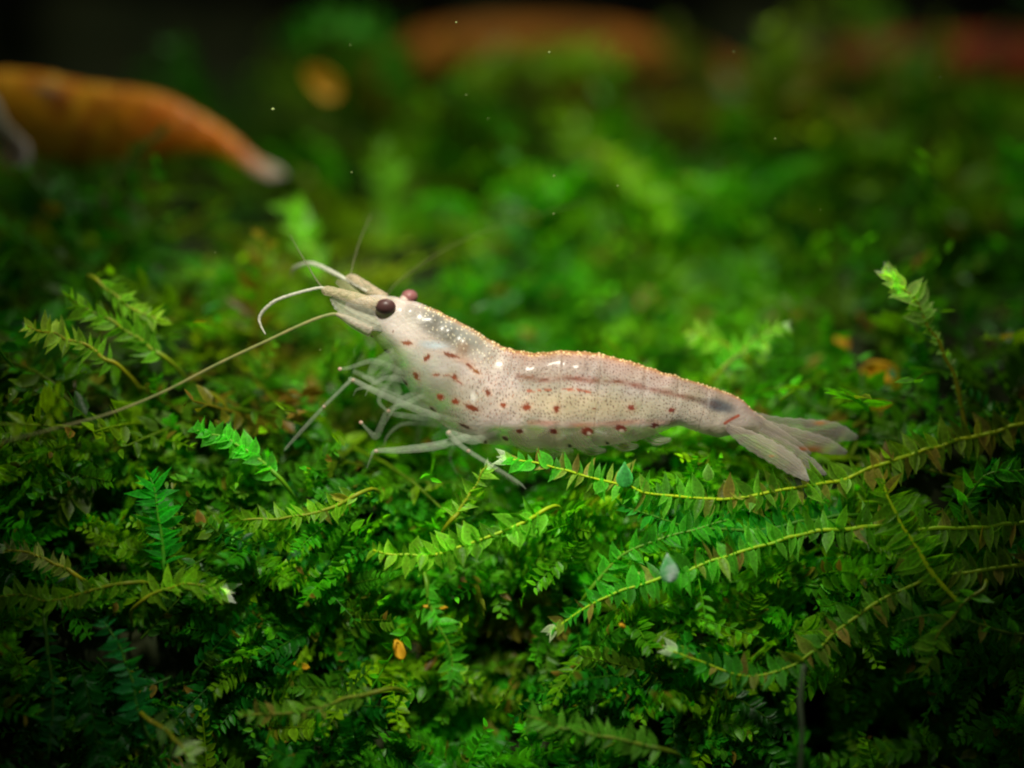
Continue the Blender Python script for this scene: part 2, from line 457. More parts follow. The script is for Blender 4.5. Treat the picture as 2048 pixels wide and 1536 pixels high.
# ------------------------------------------------------------------ single fronds: stem and leaves as parts
LEAF_MESHES = []
for i in range(7):
    rr = np.random.default_rng(50 + i)
    wd = [.28, .36, .44, .54, .64, .32, .40][i]
    p, Q, T_, c, b = leaf_mesh(np.zeros((1, 3)), np.array([[1., 0, 0]]), np.array([[0., 0, 1]]), np.ones(1), np.array([wd]),
                               np.array([[.02, .1, -.08, .16, .05, .22, -.15][i]]), np.array([[.25, .5, .1, .35, .6, .15, .4][i]]), np.ones((1, 3)),
                               leaf_template((.05, .18, .36, .54, .72, .88), (.58, .88, 1.0, .84, .50, .16)))
    me = np_mesh('leaf', p, Q, T_, [M_LEAF]); color_attr(me, 'blade', b)
    LEAF_MESHES.append(me)

GREEN = (.045, .26, .008); BRIGHT = (.07, .34, .012); YELL = (.16, .33, .015); DEEP = (.012, .12, .015)
BROWN = (.24, .15, .035); PALE = (.55, .66, .38); WHITE = (.58, .70, .46); OLIVE = (.10, .14, .015)
def moss_frond(label, pts, leaf=.42, gap=.24, tint=GREEN, tint2=None, up=None, angle=62, facing=(0, -1, .25), stem=.045, tip=None, 
               skip=0.0, brown=0.0, width=None, stem_mat=None, jitter=.26, group='single moss fronds', long_at=None, seed=0, stem_gain=.5):
    """pts: (px, py, depth) from the base to the growing tip"""
    rd = random.Random(seed * 31 + len(label))
    V3 = [P(p[0], p[1], p[2] * (.62 if p[2] < 0 else 1)) for p in pts]
    root = bpy.data.objects.new('moss_frond', None); root.location = V3[0]; root.empty_display_size = .2
    link(root); tag(root, label, 'moss', group)
    C = catmull([tuple(v - V3[0]) for v in V3], 400)
    d = np.linalg.norm(np.diff(C, axis=0), axis=1); S = np.concatenate([[0], np.cumsum(d)]); L = S[-1]
    at = lambda s: Vector([np.interp(s, S, C[:, j]) for j in range(3)])
    n = max(8, int(L / .3))
    if V3[0].y < 2.5:
        for s_ in np.arange(0, L, .1):
            c_ = at(s_) + V3[0]
            ix, iz = int(round(c_.x * 5)) + 100, int(round(c_.z * 5)) + 100
            rad = 2 if leaf > .4 else 1
            for i_ in range(-rad, rad + 1):
                for j_ in range(-rad, rad + 1):
                    if 0 <= ix + i_ < 200 and 0 <= iz + j_ < 200:
                        HERO_GRID[ix + i_, iz + j_] = max(HERO_GRID[ix + i_, iz + j_], c_.y + .08)
    t0_ = (at(.3) - at(0)).normalized()
    st_o = tube('stem', [at(0) - t0_ * .5 + Vector((0, 1.6, -.5)), at(0) - t0_ * .3 + Vector((0, .35, -.1))] + [at(s) + Vector((rd.gauss(0, .02), 0, rd.gauss(0, .02))) for s in np.linspace(0, L, n)],
         [stem * .7, stem * .9] + [stem * (1 - .6 * i / (n - 1)) * rd.uniform(.85, 1.15) for i in range(n)],
         stem_mat or M_STEM, root, seg=7, n=n * 3 + 8, rough=.10)
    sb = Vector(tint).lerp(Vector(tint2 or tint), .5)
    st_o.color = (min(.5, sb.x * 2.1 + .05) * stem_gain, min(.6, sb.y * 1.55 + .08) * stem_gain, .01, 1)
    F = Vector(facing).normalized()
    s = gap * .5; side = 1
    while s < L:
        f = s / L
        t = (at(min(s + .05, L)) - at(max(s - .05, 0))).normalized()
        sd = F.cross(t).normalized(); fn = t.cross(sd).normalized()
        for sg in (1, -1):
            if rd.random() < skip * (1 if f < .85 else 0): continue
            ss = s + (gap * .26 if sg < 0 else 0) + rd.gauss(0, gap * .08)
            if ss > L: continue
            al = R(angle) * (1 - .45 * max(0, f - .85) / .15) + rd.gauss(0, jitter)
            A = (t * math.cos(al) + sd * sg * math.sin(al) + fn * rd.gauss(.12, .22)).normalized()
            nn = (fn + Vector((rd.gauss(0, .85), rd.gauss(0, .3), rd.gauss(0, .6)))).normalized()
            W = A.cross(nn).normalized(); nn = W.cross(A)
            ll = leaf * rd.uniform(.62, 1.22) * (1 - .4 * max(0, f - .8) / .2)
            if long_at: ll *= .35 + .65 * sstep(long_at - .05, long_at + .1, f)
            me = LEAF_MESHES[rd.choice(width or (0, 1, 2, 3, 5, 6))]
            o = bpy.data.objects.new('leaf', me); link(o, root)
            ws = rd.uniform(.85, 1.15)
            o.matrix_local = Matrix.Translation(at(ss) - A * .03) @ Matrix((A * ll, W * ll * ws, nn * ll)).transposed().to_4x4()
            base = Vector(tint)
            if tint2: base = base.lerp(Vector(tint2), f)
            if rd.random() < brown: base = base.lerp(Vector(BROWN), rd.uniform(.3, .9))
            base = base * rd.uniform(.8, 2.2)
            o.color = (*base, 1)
        s += gap * .52 * rd.uniform(.8, 1.2)
    if tip:
        e = at(L); t = (at(L) - at(L - .15)).normalized(); sd = F.cross(t).normalized()
        for a_, l_ in ((.45, 1.0), (-.4, .95), (.02, .75)):
            A = (t * math.cos(a_) + sd * math.sin(a_)).normalized(); W = A.cross(-F).normalized(); nn = W.cross(A)
            o = bpy.data.objects.new('leaf', LEAF_MESHES[rd.choice((1, 2))]); link(o, root)
            ll = leaf * l_ * tip[1]
            o.matrix_local = Matrix.Translation(e - t * .05) @ Matrix((A * ll, W * ll, nn * ll)).transposed().to_4x4()
            o.color = (*tip[0], 1); o['label'] = 'pale young leaf at the tip of the frond'
    return root

moss_frond('long frond running right from just under the shrimp belly, brownish leaves on its middle',
           [(2140, 825, .5), (2048, 850, .4), (1900, 885, .2), (1790, 920, .1), (1700, 955, 0), (1600, 975, -.2), (1450, 997, -.35), (1300, 985, -.45), (1150, 945, -.5), (1060, 925, -.5), (1018, 917, -.5)],
           stem_gain=1.2, leaf=.52, gap=.25, tint=(.16, .19, .015), tint2=(.05, .30, .02), angle=78, brown=.30, tip=(WHITE, .8), stem=.05, seed=1)
moss_frond('long arching frond below the belly frond, ending at a pale tip low in the middle',
           [(2130, 1040, -.4), (1990, 1052, -.5), (1870, 1060, -.6), (1740, 1052, -.7), (1620, 1066, -.8), (1500, 1098, -.9), (1400, 1130, -1), (1300, 1165, -1), (1200, 1198, -1), (1130, 1238, -1), (1108, 1256, -1)],
           stem_gain=1.2, leaf=.50, gap=.25, tint=(.12, .20, .015), tint2=(.035, .28, .018), angle=80, brown=.2, tip=(PALE, .7), stem=.055, seed=2)
moss_frond('curved frond at lower right that dips and ends in a white tip',
           [(2110, 1120, -.8), (1980, 1140, -.9), (1860, 1155, -1), (1760, 1205, -1.1), (1690, 1250, -1.2), (1620, 1310, -1.3), (1560, 1342, -1.4), (1480, 1348, -1.5), (1400, 1325, -1.5), (1350, 1302, -1.5)],
           stem_gain=1.1, leaf=.46, gap=.25, tint=(.11, .17, .015), tint2=(.03, .22, .02), angle=75, brown=.22, tip=(WHITE, .9), stem=.05, seed=3)
moss_frond('upright yellow green stem crossing the long fronds at right with thin sideways leaves',
           [(1925, 1215, -1.1), (1880, 1165, -1.1), (1860, 1140, -1.1), (1820, 1075, -1.0), (1785, 1015, -.9), (1768, 955, -.8)],
           stem_gain=1.4, leaf=.58, gap=.22, tint=(.10, .24, .01), angle=84, brown=.12, stem=.065, width=(0, 1, 5), seed=4)
moss_frond('frond of rounded yellow green leaves below the shrimp legs',
           [(1090, 1020, -.9), (1040, 1048, -.9), (980, 1075, -1), (900, 1098, -1), (830, 1112, -1.05), (745, 1102, -1.1)],
           stem_gain=.9, leaf=.46, gap=.27, tint=(.09, .29, .015), tint2=YELL, angle=68, stem=.045, width=(2, 3, 4), seed=5)
moss_frond('feathery upright frond with fine narrow leaves at left of the carpet',
           [(330, 1140, -.9), (325, 1080, -.9), (315, 1020, -.85), (302, 950, -.7)],
           leaf=.56, gap=.17, tint=(.02, .27, .015), angle=72, stem=.05, width=(0, 0, 5), seed=6)
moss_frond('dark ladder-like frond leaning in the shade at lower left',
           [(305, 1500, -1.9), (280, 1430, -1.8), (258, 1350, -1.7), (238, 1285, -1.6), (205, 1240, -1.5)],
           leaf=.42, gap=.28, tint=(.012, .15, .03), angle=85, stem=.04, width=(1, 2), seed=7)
moss_frond('lone upright sprig with pale bushy top standing at right above the tail',
           [(1930, 870, .5), (1922, 800, .5), (1905, 740, .5), (1880, 690, .5), (1855, 650, .5), (1835, 605, .5), (1800, 575, .5), (1778, 552, .5)],
           leaf=.52, gap=.22, tint=(.05, .2, .015), tint2=(.46, .62, .16), angle=60, stem=.05, tip=((.85, .9, .7), .75), long_at=.62, width=(3, 4, 2), seed=8)
moss_frond('short frond tipped with two white leaves in the left carpet',
           [(280, 1205, -1.2), (340, 1172, -1.3), (400, 1172, -1.4), (440, 1180, -1.4)],
           leaf=.44, gap=.26, tint=YELL, angle=55, stem=.04, tip=((.9, .95, .8), 1.1), seed=9)
moss_frond('yellow sprig with a white tip pointing left at the left edge',
           [(230, 730, .3), (170, 692, .2), (110, 668, .1), (55, 655, .1)],
           leaf=.42, gap=.25, tint=(.07, .22, .012), tint2=(.36, .46, .05), angle=65, tip=(WHITE, .5), seed=10)
moss_frond('light green sprig slanting up left beside the antenna',
           [(330, 715, .7), (260, 665, .6), (200, 632, .5), (140, 595, .5)],
           leaf=.46, gap=.26, tint=(.10, .28, .015), tint2=YELL, angle=48, seed=11)
moss_frond('bright sprig with pointed leaves fanning right in the left thicket',
           [(190, 560, .9), (235, 595, .8), (275, 625, .7), (325, 642, .7)],
           leaf=.44, gap=.25, tint=(.09, .25, .015), tint2=(.25, .42, .03), angle=50, seed=12)
moss_frond('small hooked sprig with few leaves at the right edge',
           [(1925, 1060, -.3), (1930, 1010, -.3), (1945, 972, -.3), (1985, 948, -.3), (2060, 938, -.3)],
           leaf=.44, gap=.34, tint=(.06, .30, .012), angle=60, stem=.04, seed=13)
moss_frond('short yellow green frond leaning left beneath the front legs',
           [(720, 985, -.6), (660, 1015, -.7), (580, 1035, -.8), (480, 1040, -.8)],
           leaf=.36, gap=.22, tint=(.13, .28, .012), angle=60, brown=.1, seed=14)
moss_frond('frond lying across the lower left edge with a pale tip',
           [(260, 1165, -1.2), (180, 1180, -1.2), (110, 1200, -1.2), (40, 1190, -1.2), (-60, 1205, -1.2)],
           leaf=.38, gap=.23, tint=(.11, .23, .012), angle=66, seed=15)
moss_frond('pale whitish sprig on the far left edge of the carpet',
           [(150, 1150, -.9), (105, 1125, -.9), (55, 1108, -.9), (10, 1098, -.9)],
           leaf=.34, gap=.24, tint=(.2, .28, .03), tint2=(.45, .42, .2), angle=60, tip=(WHITE, .7), seed=16)
moss_frond('bright drooping frond hanging in the shade low in the middle',
           [(850, 1160, -1.3), (862, 1210, -1.4), (885, 1265, -1.5), (905, 1330, -1.6), (900, 1380, -1.6)],
           leaf=.38, gap=.24, tint=(.05, .25, .012), angle=62, seed=17)
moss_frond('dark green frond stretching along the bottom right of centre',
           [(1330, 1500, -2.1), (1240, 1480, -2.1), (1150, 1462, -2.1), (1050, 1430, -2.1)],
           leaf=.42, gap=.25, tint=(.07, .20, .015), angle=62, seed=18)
moss_frond('yellowish frond hanging down below the right fork of stems',
           [(1960, 1175, -1.4), (1910, 1230, -1.5), (1872, 1280, -1.6), (1850, 1340, -1.7)],
           leaf=.44, gap=.27, tint=(.05, .20, .015), tint2=(.16, .3, .02), angle=60, seed=19)
moss_frond('frond of rounded leaves at the bottom edge left of centre',
           [(760, 1380, -1.9), (680, 1400, -1.9), (590, 1425, -2), (480, 1430, -2)],
           leaf=.36, gap=.24, tint=(.09, .2, .015), angle=62, brown=.15, seed=20)
moss_frond('bright cluster of round leaves touching the thin antenna',
           [(560, 960, -.1), (520, 920, -.1), (460, 880, -.1), (390, 860, -.1)],
           leaf=.40, gap=.26, tint=(.06, .32, .02), angle=60, width=(3, 4), seed=21)
moss_frond('small sprig with a bright white tip above the tail, slightly blurred',
           [(1440, 745, 1.6), (1480, 705, 1.6), (1530, 665, 1.6), (1568, 655, 1.6)],
           leaf=.40, gap=.26, tint=(.05, .24, .012), tint2=(.15, .32, .02), angle=58, tip=(WHITE, .6), seed=22)
moss_frond('short pale sprig pointing left between shrimp back and thicket',
           [(1500, 720, 2.0), (1450, 690, 2.0), (1410, 672, 2.0), (1378, 662, 2.0)],
           leaf=.44, gap=.27, tint=(.08, .26, .012), tint2=(.2, .36, .03), angle=58, seed=23)
moss_frond('whitish green sprig out of focus near the bottom left corner',
           [(300, 1440, -2.4), (340, 1470, -2.4), (370, 1500, -2.5), (385, 1540, -2.5)],
           leaf=.40, gap=.30, tint=(.12, .25, .06), tint2=(.42, .52, .25), angle=66, tip=(PALE, .8), seed=24)
moss_frond('leafy frond climbing to the bright white leaf above the arching stem',
           [(1180, 1180, -.8), (1230, 1120, -.8), (1290, 1090, -.85), (1380, 1060, -.9), (1460, 1040, -.9)],
           leaf=.42, gap=.26, tint=(.05, .28, .015), angle=62, seed=25)
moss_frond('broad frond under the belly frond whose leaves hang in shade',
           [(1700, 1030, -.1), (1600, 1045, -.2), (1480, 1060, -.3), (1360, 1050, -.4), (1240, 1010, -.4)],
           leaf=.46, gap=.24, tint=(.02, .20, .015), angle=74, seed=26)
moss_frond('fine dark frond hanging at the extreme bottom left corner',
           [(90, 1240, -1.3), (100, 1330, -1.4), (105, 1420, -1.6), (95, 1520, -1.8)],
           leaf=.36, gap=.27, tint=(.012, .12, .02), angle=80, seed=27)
moss_frond('green frond nosing up behind the rear walking leg',
           [(900, 1040, -.5), (930, 1000, -.5), (955, 965, -.45), (975, 935, -.4)],
           leaf=.34, gap=.22, tint=(.14, .3, .02), angle=55, tip=(PALE, .7), seed=28)
moss_frond('brown tinged frond between the lower stems at right',
           [(2080, 1270, -1.2), (2000, 1262, -1.3), (1930, 1240, -1.3), (1860, 1230, -1.4), (1800, 1245, -1.5)],
           leaf=.42, gap=.26, tint=(.04, .17, .015), angle=64, brown=.3, seed=29)
moss_frond('brownish twig of moss crossing in front of the orange shrimp',
           [(225, 375, 4.0), (240, 340, 4.0), (270, 305, 4.0), (305, 278, 4.0), (335, 250, 4.0)],
           leaf=.34, gap=.26, tint=(.05, .09, .012), angle=48, stem_mat=M_STEM_DARK, seed=30)
# out of focus fronds standing clear of the thicket
BG = 'blurred moss fronds of the background'
moss_frond('blurred frond jutting up right against the black at the top right', [(1470, 190, 15), (1530, 130, 15), (1590, 70, 15), (1650, 5, 15)],
           leaf=.9, gap=.42, tint=(.10, .16, .01), angle=50, group=BG, seed=31)
moss_frond('blurred frond leaning up left at the right end of the driftwood', [(1450, 210, 14), (1410, 150, 14), (1370, 100, 14), (1330, 55, 14)],
           leaf=.8, gap=.42, tint=(.08, .12, .01), angle=50, group=BG, seed=32)
moss_frond('blurred green arch of moss over the yellow spot at the top left', [(800, 200, 11), (785, 110, 11), (730, 50, 11), (650, 40, 11), (570, 90, 11)],
           leaf=.75, gap=.36, tint=(.04, .2, .01), angle=58, group=BG, seed=33)
moss_frond('bright blurred frond sloping down right behind the shrimp back', [(1200, 300, 7), (1260, 345, 7), (1300, 390, 7), (1340, 450, 7)],
           leaf=.7, gap=.3, tint=(.17, .34, .01), angle=50, group=BG, seed=34)
moss_frond('blurred bright upright frond above the shrimp head', [(765, 520, 7.5), (770, 450, 7.5), (775, 380, 7.5), (760, 300, 7.5)],
           leaf=.62, gap=.30, tint=(.08, .21, .01), angle=52, group=BG, seed=35)
moss_frond('blurred frond on top of the driftwood in the upper middle', [(920, 170, 13), (980, 145, 13), (1050, 115, 13), (1150, 120, 13), (1240, 130, 13)],
           leaf=.8, gap=.34, tint=(.14, .26, .01), angle=56, group=BG, seed=36)
moss_frond('blurred frond right of the orange shrimp tail', [(650, 560, 4.0), (625, 500, 4.2), (590, 440, 4.5), (575, 405, 4.5)],
           leaf=.6, gap=.28, tint=(.10, .27, .01), angle=50, group=BG, seed=37)
moss_frond('faint blurred frond rising above the orange shrimp', [(440, 260, 10), (400, 190, 10), (370, 140, 10), (345, 90, 10)],
           leaf=.7, gap=.36, tint=(.03, .14, .01), angle=50, group=BG, seed=38)
moss_frond('large blurred bright frond at right behind the pale sprig', [(1500, 420, 9), (1560, 370, 9), (1640, 330, 9), (1740, 320, 9), (1800, 280, 9)],
           leaf=.8, gap=.34, tint=(.09, .24, .01), angle=56, group=BG, seed=39)
moss_frond('blurred yellowish frond just left of the yellow patch at right', [(1790, 800, 2.6), (1800, 750, 2.6), (1790, 710, 2.6), (1770, 690, 2.6)],
           leaf=.5, gap=.26, tint=(.13, .26, .01), angle=54, group=BG, seed=40)

# ------------------------------------------------------------------ the uncountable moss
r1 = np.random.default_rng(21)
# front of the bank: small sharp leaves
def pick(n, x0, x1, z0, z1):
    return r1.uniform(x0, x1, n), r1.uniform(z0, z1, n)
X, Z = pick(2300, -13.5, 13.5, -9.6, -.4)
k = (Z < -1.2) | (np.abs(X) > 3)
X, Z = X[k], Z[k]
chunks = frond_field(X, Z, r1, (1.1, 2.6), .37, .125, T_HI, r1.uniform(0, .9, len(X)), (.05, .8))
join_mass('moss_carpet', chunks, 'dense carpet of small bright and dark green moss leaves below the shrimp', 'moss')
# behind the shrimp: looser and larger, out of focus
X, Z = pick(3600, -24, 24, -1.6, 12)
k = Z < bank_top(X) - .2
X, Z = X[k], Z[k]
chunks = frond_field(X, Z, r1, (1.4, 3.4), .66, .38, T_LO, r1.uniform(-.3, .9, len(X)), (.15, 1.1), gain=np.array([.95, .78, .6]))
X, Z = pick(420, -22, 22, 2.6, 12)
k = (Z < bank_top(X) - 1.2) & (Z > 2.6)
X, Z = X[k], Z[k]
chunks += frond_field(X, Z, r1, (1.8, 3.2), .9, .40, T_LO, r1.uniform(-1.2, -.2, len(X)), (.4, 1.6), gain=np.array([1.15, .95, .7]))
join_mass('moss_thicket', chunks, 'blurred green moss thicket rising behind the shrimp', 'moss')

# leaf with the lamp's reflection painted white, root strand, dead leaves
def single_leaf(name, label, cat, px, py, d, ax, face, length, me_i, color, mat=None, group=None):
    m_ = LEAF_MESHES[me_i]
    if mat:
        m_ = m_.copy(); m_.materials.clear(); m_.materials.append(mat)
    o = bpy.data.objects.new(name, m_); link(o)
    A = Vector(ax).normalized(); W = A.cross(Vector(face)).normalized(); nn = W.cross(A)
    o.matrix_world = Matrix.Translation(P(px, py, d)) @ Matrix((A * length, W * length, nn * length)).transposed().to_4x4()
    o.color = (*color, 1); tag(o, label, cat, group)
    # thickness
    sm = o.modifiers.new('thickness', 'SOLIDIFY'); sm.thickness = .02
    return o
M_GLINT_LEAF = plain('leaf_painted_glint', (.60, .74, .66), .25, alpha=.8, noise=((.10, .42, .12), 2.2))  # bluish white in the colour stands for light reflected off the leaf
single_leaf('moss_leaf', 'single leaf with a painted bluish white reflection standing on the arching lower stem', 'leaf', 1338, 1165, -1.05, (-.05, 0, 1), (0.1, -1, .35), .58, 4, WHITE, M_GLINT_LEAF)
single_leaf('moss_leaf', 'pointed translucent emerald leaf standing tallest on the belly frond', 'leaf', 1248, 975, -.55, (.03, 0, 1), (0, -1, .2), .52, 4, (.08, .40, .10))
single_leaf('moss_leaf', 'round pale green leaf on the belly frond below the tail', 'leaf', 1416, 962, -.45, (.0, 0, 1), (0, -1, .2), .36, 4, (.20, .42, .06))
tube('root_strand', [P(1608, 1330, -1.6), P(1600, 1400, -1.7), P(1604, 1470, -1.8), P(1596, 1600, -1.8)], [.05, .06, .05, .06],
     plain('root_strand', (.12, .17, .09), .5, alpha=.7), seg=8)
tag(bpy.data.objects['root_strand'], 'thin pale vertical root strand hanging at the lower right', 'root')
M_DEAD = plain('dead_leaf', (.72, .42, .012), .5, noise=((.62, .32, .012), 3.0), bump=.4)
def dead_leaf(label, px, py, d, L_, W_, rot, col=None):
    n, m_ = 14, 9
    V, F = [], []
    for i in range(n):
        u = i / (n - 1)
        wd = W_ * math.sin(math.pi * (.06 + .88 * u)) ** .7
        for j in range(m_):
            v = j / (m_ - 1) * 2 - 1
            V.append(((u - .5) * L_, .25 * W_ * (v * v) * -1 + .12 * math.sin(5 * u + 2 * v) * W_, v * wd * .5 * (1 + .12 * math.sin(9 * u))))
    for i in range(n - 1):
        for j in range(m_ - 1):
            a = i * m_ + j; F.append((a, a + 1, a + m_ + 1, a + m_))
    o = link(bpy.data.objects.new('dead_leaf', mesh('dead_leaf', V, F, col or M_DEAD)))
    o.location = P(px, py, d); o.rotation_euler = (R(-20), R(rot), R(15))
    sm = o.modifiers.new('thickness', 'SOLIDIFY'); sm.thickness = .05
    tag(o, label, 'dead leaf', 'dead yellow leaves caught in the moss')
    return o
dead_leaf('blurred orange yellow dead leaf at right above the tail', 1756, 748, 2.2, .82, .50, 5)
dead_leaf('blurred round yellow dead leaf at the top left right of the orange shrimp', 640, 172, 9.0, 1.0, .72, 35)
dead_leaf('small dull orange dead leaf up left of the one above the tail', 1680, 690, 3.6, .34, .34, 40)
dead_leaf('yellow brown dead leaf low in the middle of the carpet', 795, 1300, -.75, .42, .26, 70)
dead_leaf('dull yellow dead leaf left of the low middle one', 602, 1332, -.65, .34, .16, 20)
dead_leaf('tiny orange dead leaf in the carpet under the arching stem', 1243, 1252, -.9, .14, .10, 35)
dead_leaf('narrow brown dead leaf above the bright drooping frond', 870, 1215, -.8, .5, .12, 5)

# driftwood behind the bank
M_WOOD = plain('driftwood', (.42, .15, .010), .8, noise=((.18, .07, .008), 1.3), bump=.8)
wd = tube('driftwood', [P(740, 200, 18), P(810, 140, 18), P(900, 105, 18), P(1080, 92, 18.5), P(1240, 105, 18.5), P(1390, 145, 18.5), P(1560, 215, 18.5)],
          [.3, .7, .75, .7, .7, .7, .6], M_WOOD, seg=20, n=60, rough=.05)
tag(wd, 'curved orange brown driftwood branch, blurred along the top middle', 'driftwood')
wd = tube('driftwood', [P(1540, 190, 18), P(1680, 140, 18), P(1850, 125, 17.5), P(2060, 130, 17), P(2250, 160, 17)],
          [.5, .8, .8, .85, .8], plain('driftwood_dark', (.30, .05, .008), .8, noise=((.06, .015, .008), 1.1), bump=.8), seg=20, n=50, rough=.05)
tag(wd, 'dark red brown driftwood at the top right edge', 'driftwood')

# ------------------------------------------------------------------ shrimps
def shrimp_body(name, stations, paint, parent, depth, na, nc, seg_edges=(), mat=M_SHELL, beads=None, squash=None):
    """stations: (dorsal px,py, ventral px,py, half width). One continuous shell."""
    A = catmull(stations, na); A[:, 4] *= .74
    th = np.linspace(0, 2 * np.pi, nc, endpoint=False)
    k = (DIST + depth) / DIST
    D = np.stack([(A[:, 0] - 1024) / 100, (768 - A[:, 1]) / 100], -1) * k
    Ve = np.stack([(A[:, 2] - 1024) / 100, (768 - A[:, 3]) / 100], -1) * k
    W = np.maximum(A[:, 4], .02) * k
    Cc = (D + Ve) / 2; Hh = (D - Ve) / 2
    c, s = np.cos(th), np.sin(th)
    cc = np.sign(c) * np.abs(c) ** .92
    prof = np.sign(s) * np.abs(s) ** .62 * (1 - .08 * np.clip(-c, 0, 1) ** 2)
    # overlapping edges of the abdominal rings
    xc = A[:, 0] * .5 + A[:, 2] * .5
    step = np.ones(na)
    for e in seg_edges:
        dd = xc - e
        step += .018 * np.exp(np.clip(dd, -200, 0) / 18) * (dd < 0) - .010 * np.exp(-np.clip(dd, 0, 200) / 10) * (dd >= 0)
    X = Cc[:, :1] + Hh[:, :1] * cc[None] * step[:, None]
    Z = Cc[:, 1:] + Hh[:, 1:] * cc[None] * step[:, None]
    Y = depth + W[:, None] * prof[None] * step[:, None] * -1
    px = X / k * 100 + 1024; py = 768 - Z / k * 100
    tt = np.broadcast_to((1 - c)[None] / 2, X.shape); ss = np.broadcast_to(np.linspace(0, 1, na)[:, None], X.shape)
    col, bump = paint(px, py, tt, ss)
    nX = Hh[:, :1] / np.linalg.norm(Hh, axis=1)[:, None] * cc[None]; nZ = Hh[:, 1:] / np.linalg.norm(Hh, axis=1)[:, None] * cc[None]
    X = X + nX * bump; Z = Z + nZ * bump; Y = Y - prof[None] * bump
    V = np.stack([X, Y, Z], -1).reshape(-1, 3)
    idx = np.arange(na * nc).reshape(na, nc)
    q = np.stack([idx[:-1], np.roll(idx, -1, 1)[:-1], np.roll(idx, -1, 1)[1:], idx[1:]], -1).reshape(-1, 4)
    V = np.vstack([V, V[:nc].mean(0), V[-nc:].mean(0)])
    e0, e1 = na * nc, na * nc + 1
    j = np.arange(nc); j2 = (j + 1) % nc
    t = np.vstack([np.stack([np.full(nc, e0), j2, j], -1), np.stack([np.full(nc, e1), (na - 1) * nc + j, (na - 1) * nc + j2], -1)])
    off = np.array(parent.location)
    me = np_mesh(name, V - off, q, t, [mat])
    C4 = col.reshape(-1, 4); C4 = np.vstack([C4, C4[0], C4[-1]])
    color_attr(me, 'pigment', C4)
    return link(bpy.data.objects.new(name, me), parent)

def poly_dist(px, py, pts):
    d = np.full(px.shape, 1e9)
    for (x0, y0), (x1, y1) in zip(pts[:-1], pts[1:]):
        vx, vy = x1 - x0, y1 - y0
        t = np.clip(((px - x0) * vx + (py - y0) * vy) / (vx * vx + vy * vy), 0, 1)
        d = np.minimum(d, np.hypot(px - x0 - t * vx, py - y0 - t * vy))
    return d
def blob(px, py, x, y, rx, ry, ang=0.0, soft=.35):
    a = R(ang); c, s = math.cos(a), math.sin(a)
    u = (px - x) * c + (py - y) * s; v = -(px - x) * s + (py - y) * c
    return 1 - sstep(1 - soft, 1 + soft, np.hypot(u / rx, v / ry))
def dots(px, py, cell, rad, seed, prob=1.0):
    """scattered tiny round dots, one per jittered cell"""
    out = np.zeros(px.shape)
    ci = np.floor(px / cell).astype(int); cj = np.floor(py / cell).astype(int)
    for di in (-1, 0, 1):
        for dj in (-1, 0, 1):
            i = ci + di; j = cj + dj
            h = np.sin(i * 127.1 + j * 311.7 + seed) * 43758.5453; h = h - np.floor(h)
            g = np.sin(i * 269.5 + j * 183.3 + seed) * 43758.5453; g = g - np.floor(g)
            q_ = np.sin(i * 419.2 + j * 371.9 + seed) * 43758.5453; q_ = q_ - np.floor(q_)
            d = np.hypot(px - (i + .1 + .8 * h) * cell, py - (j + .1 + .8 * g) * cell)
            rr = rad * (.7 + .7 * q_)
            out = np.maximum(out, (1 - sstep(rr * .6, rr * 1.3, d)) * (q_ < prob))
    return out
na_, nb_, nc_ = Noise(31, .03), Noise(32, .12), Noise(33, .4)

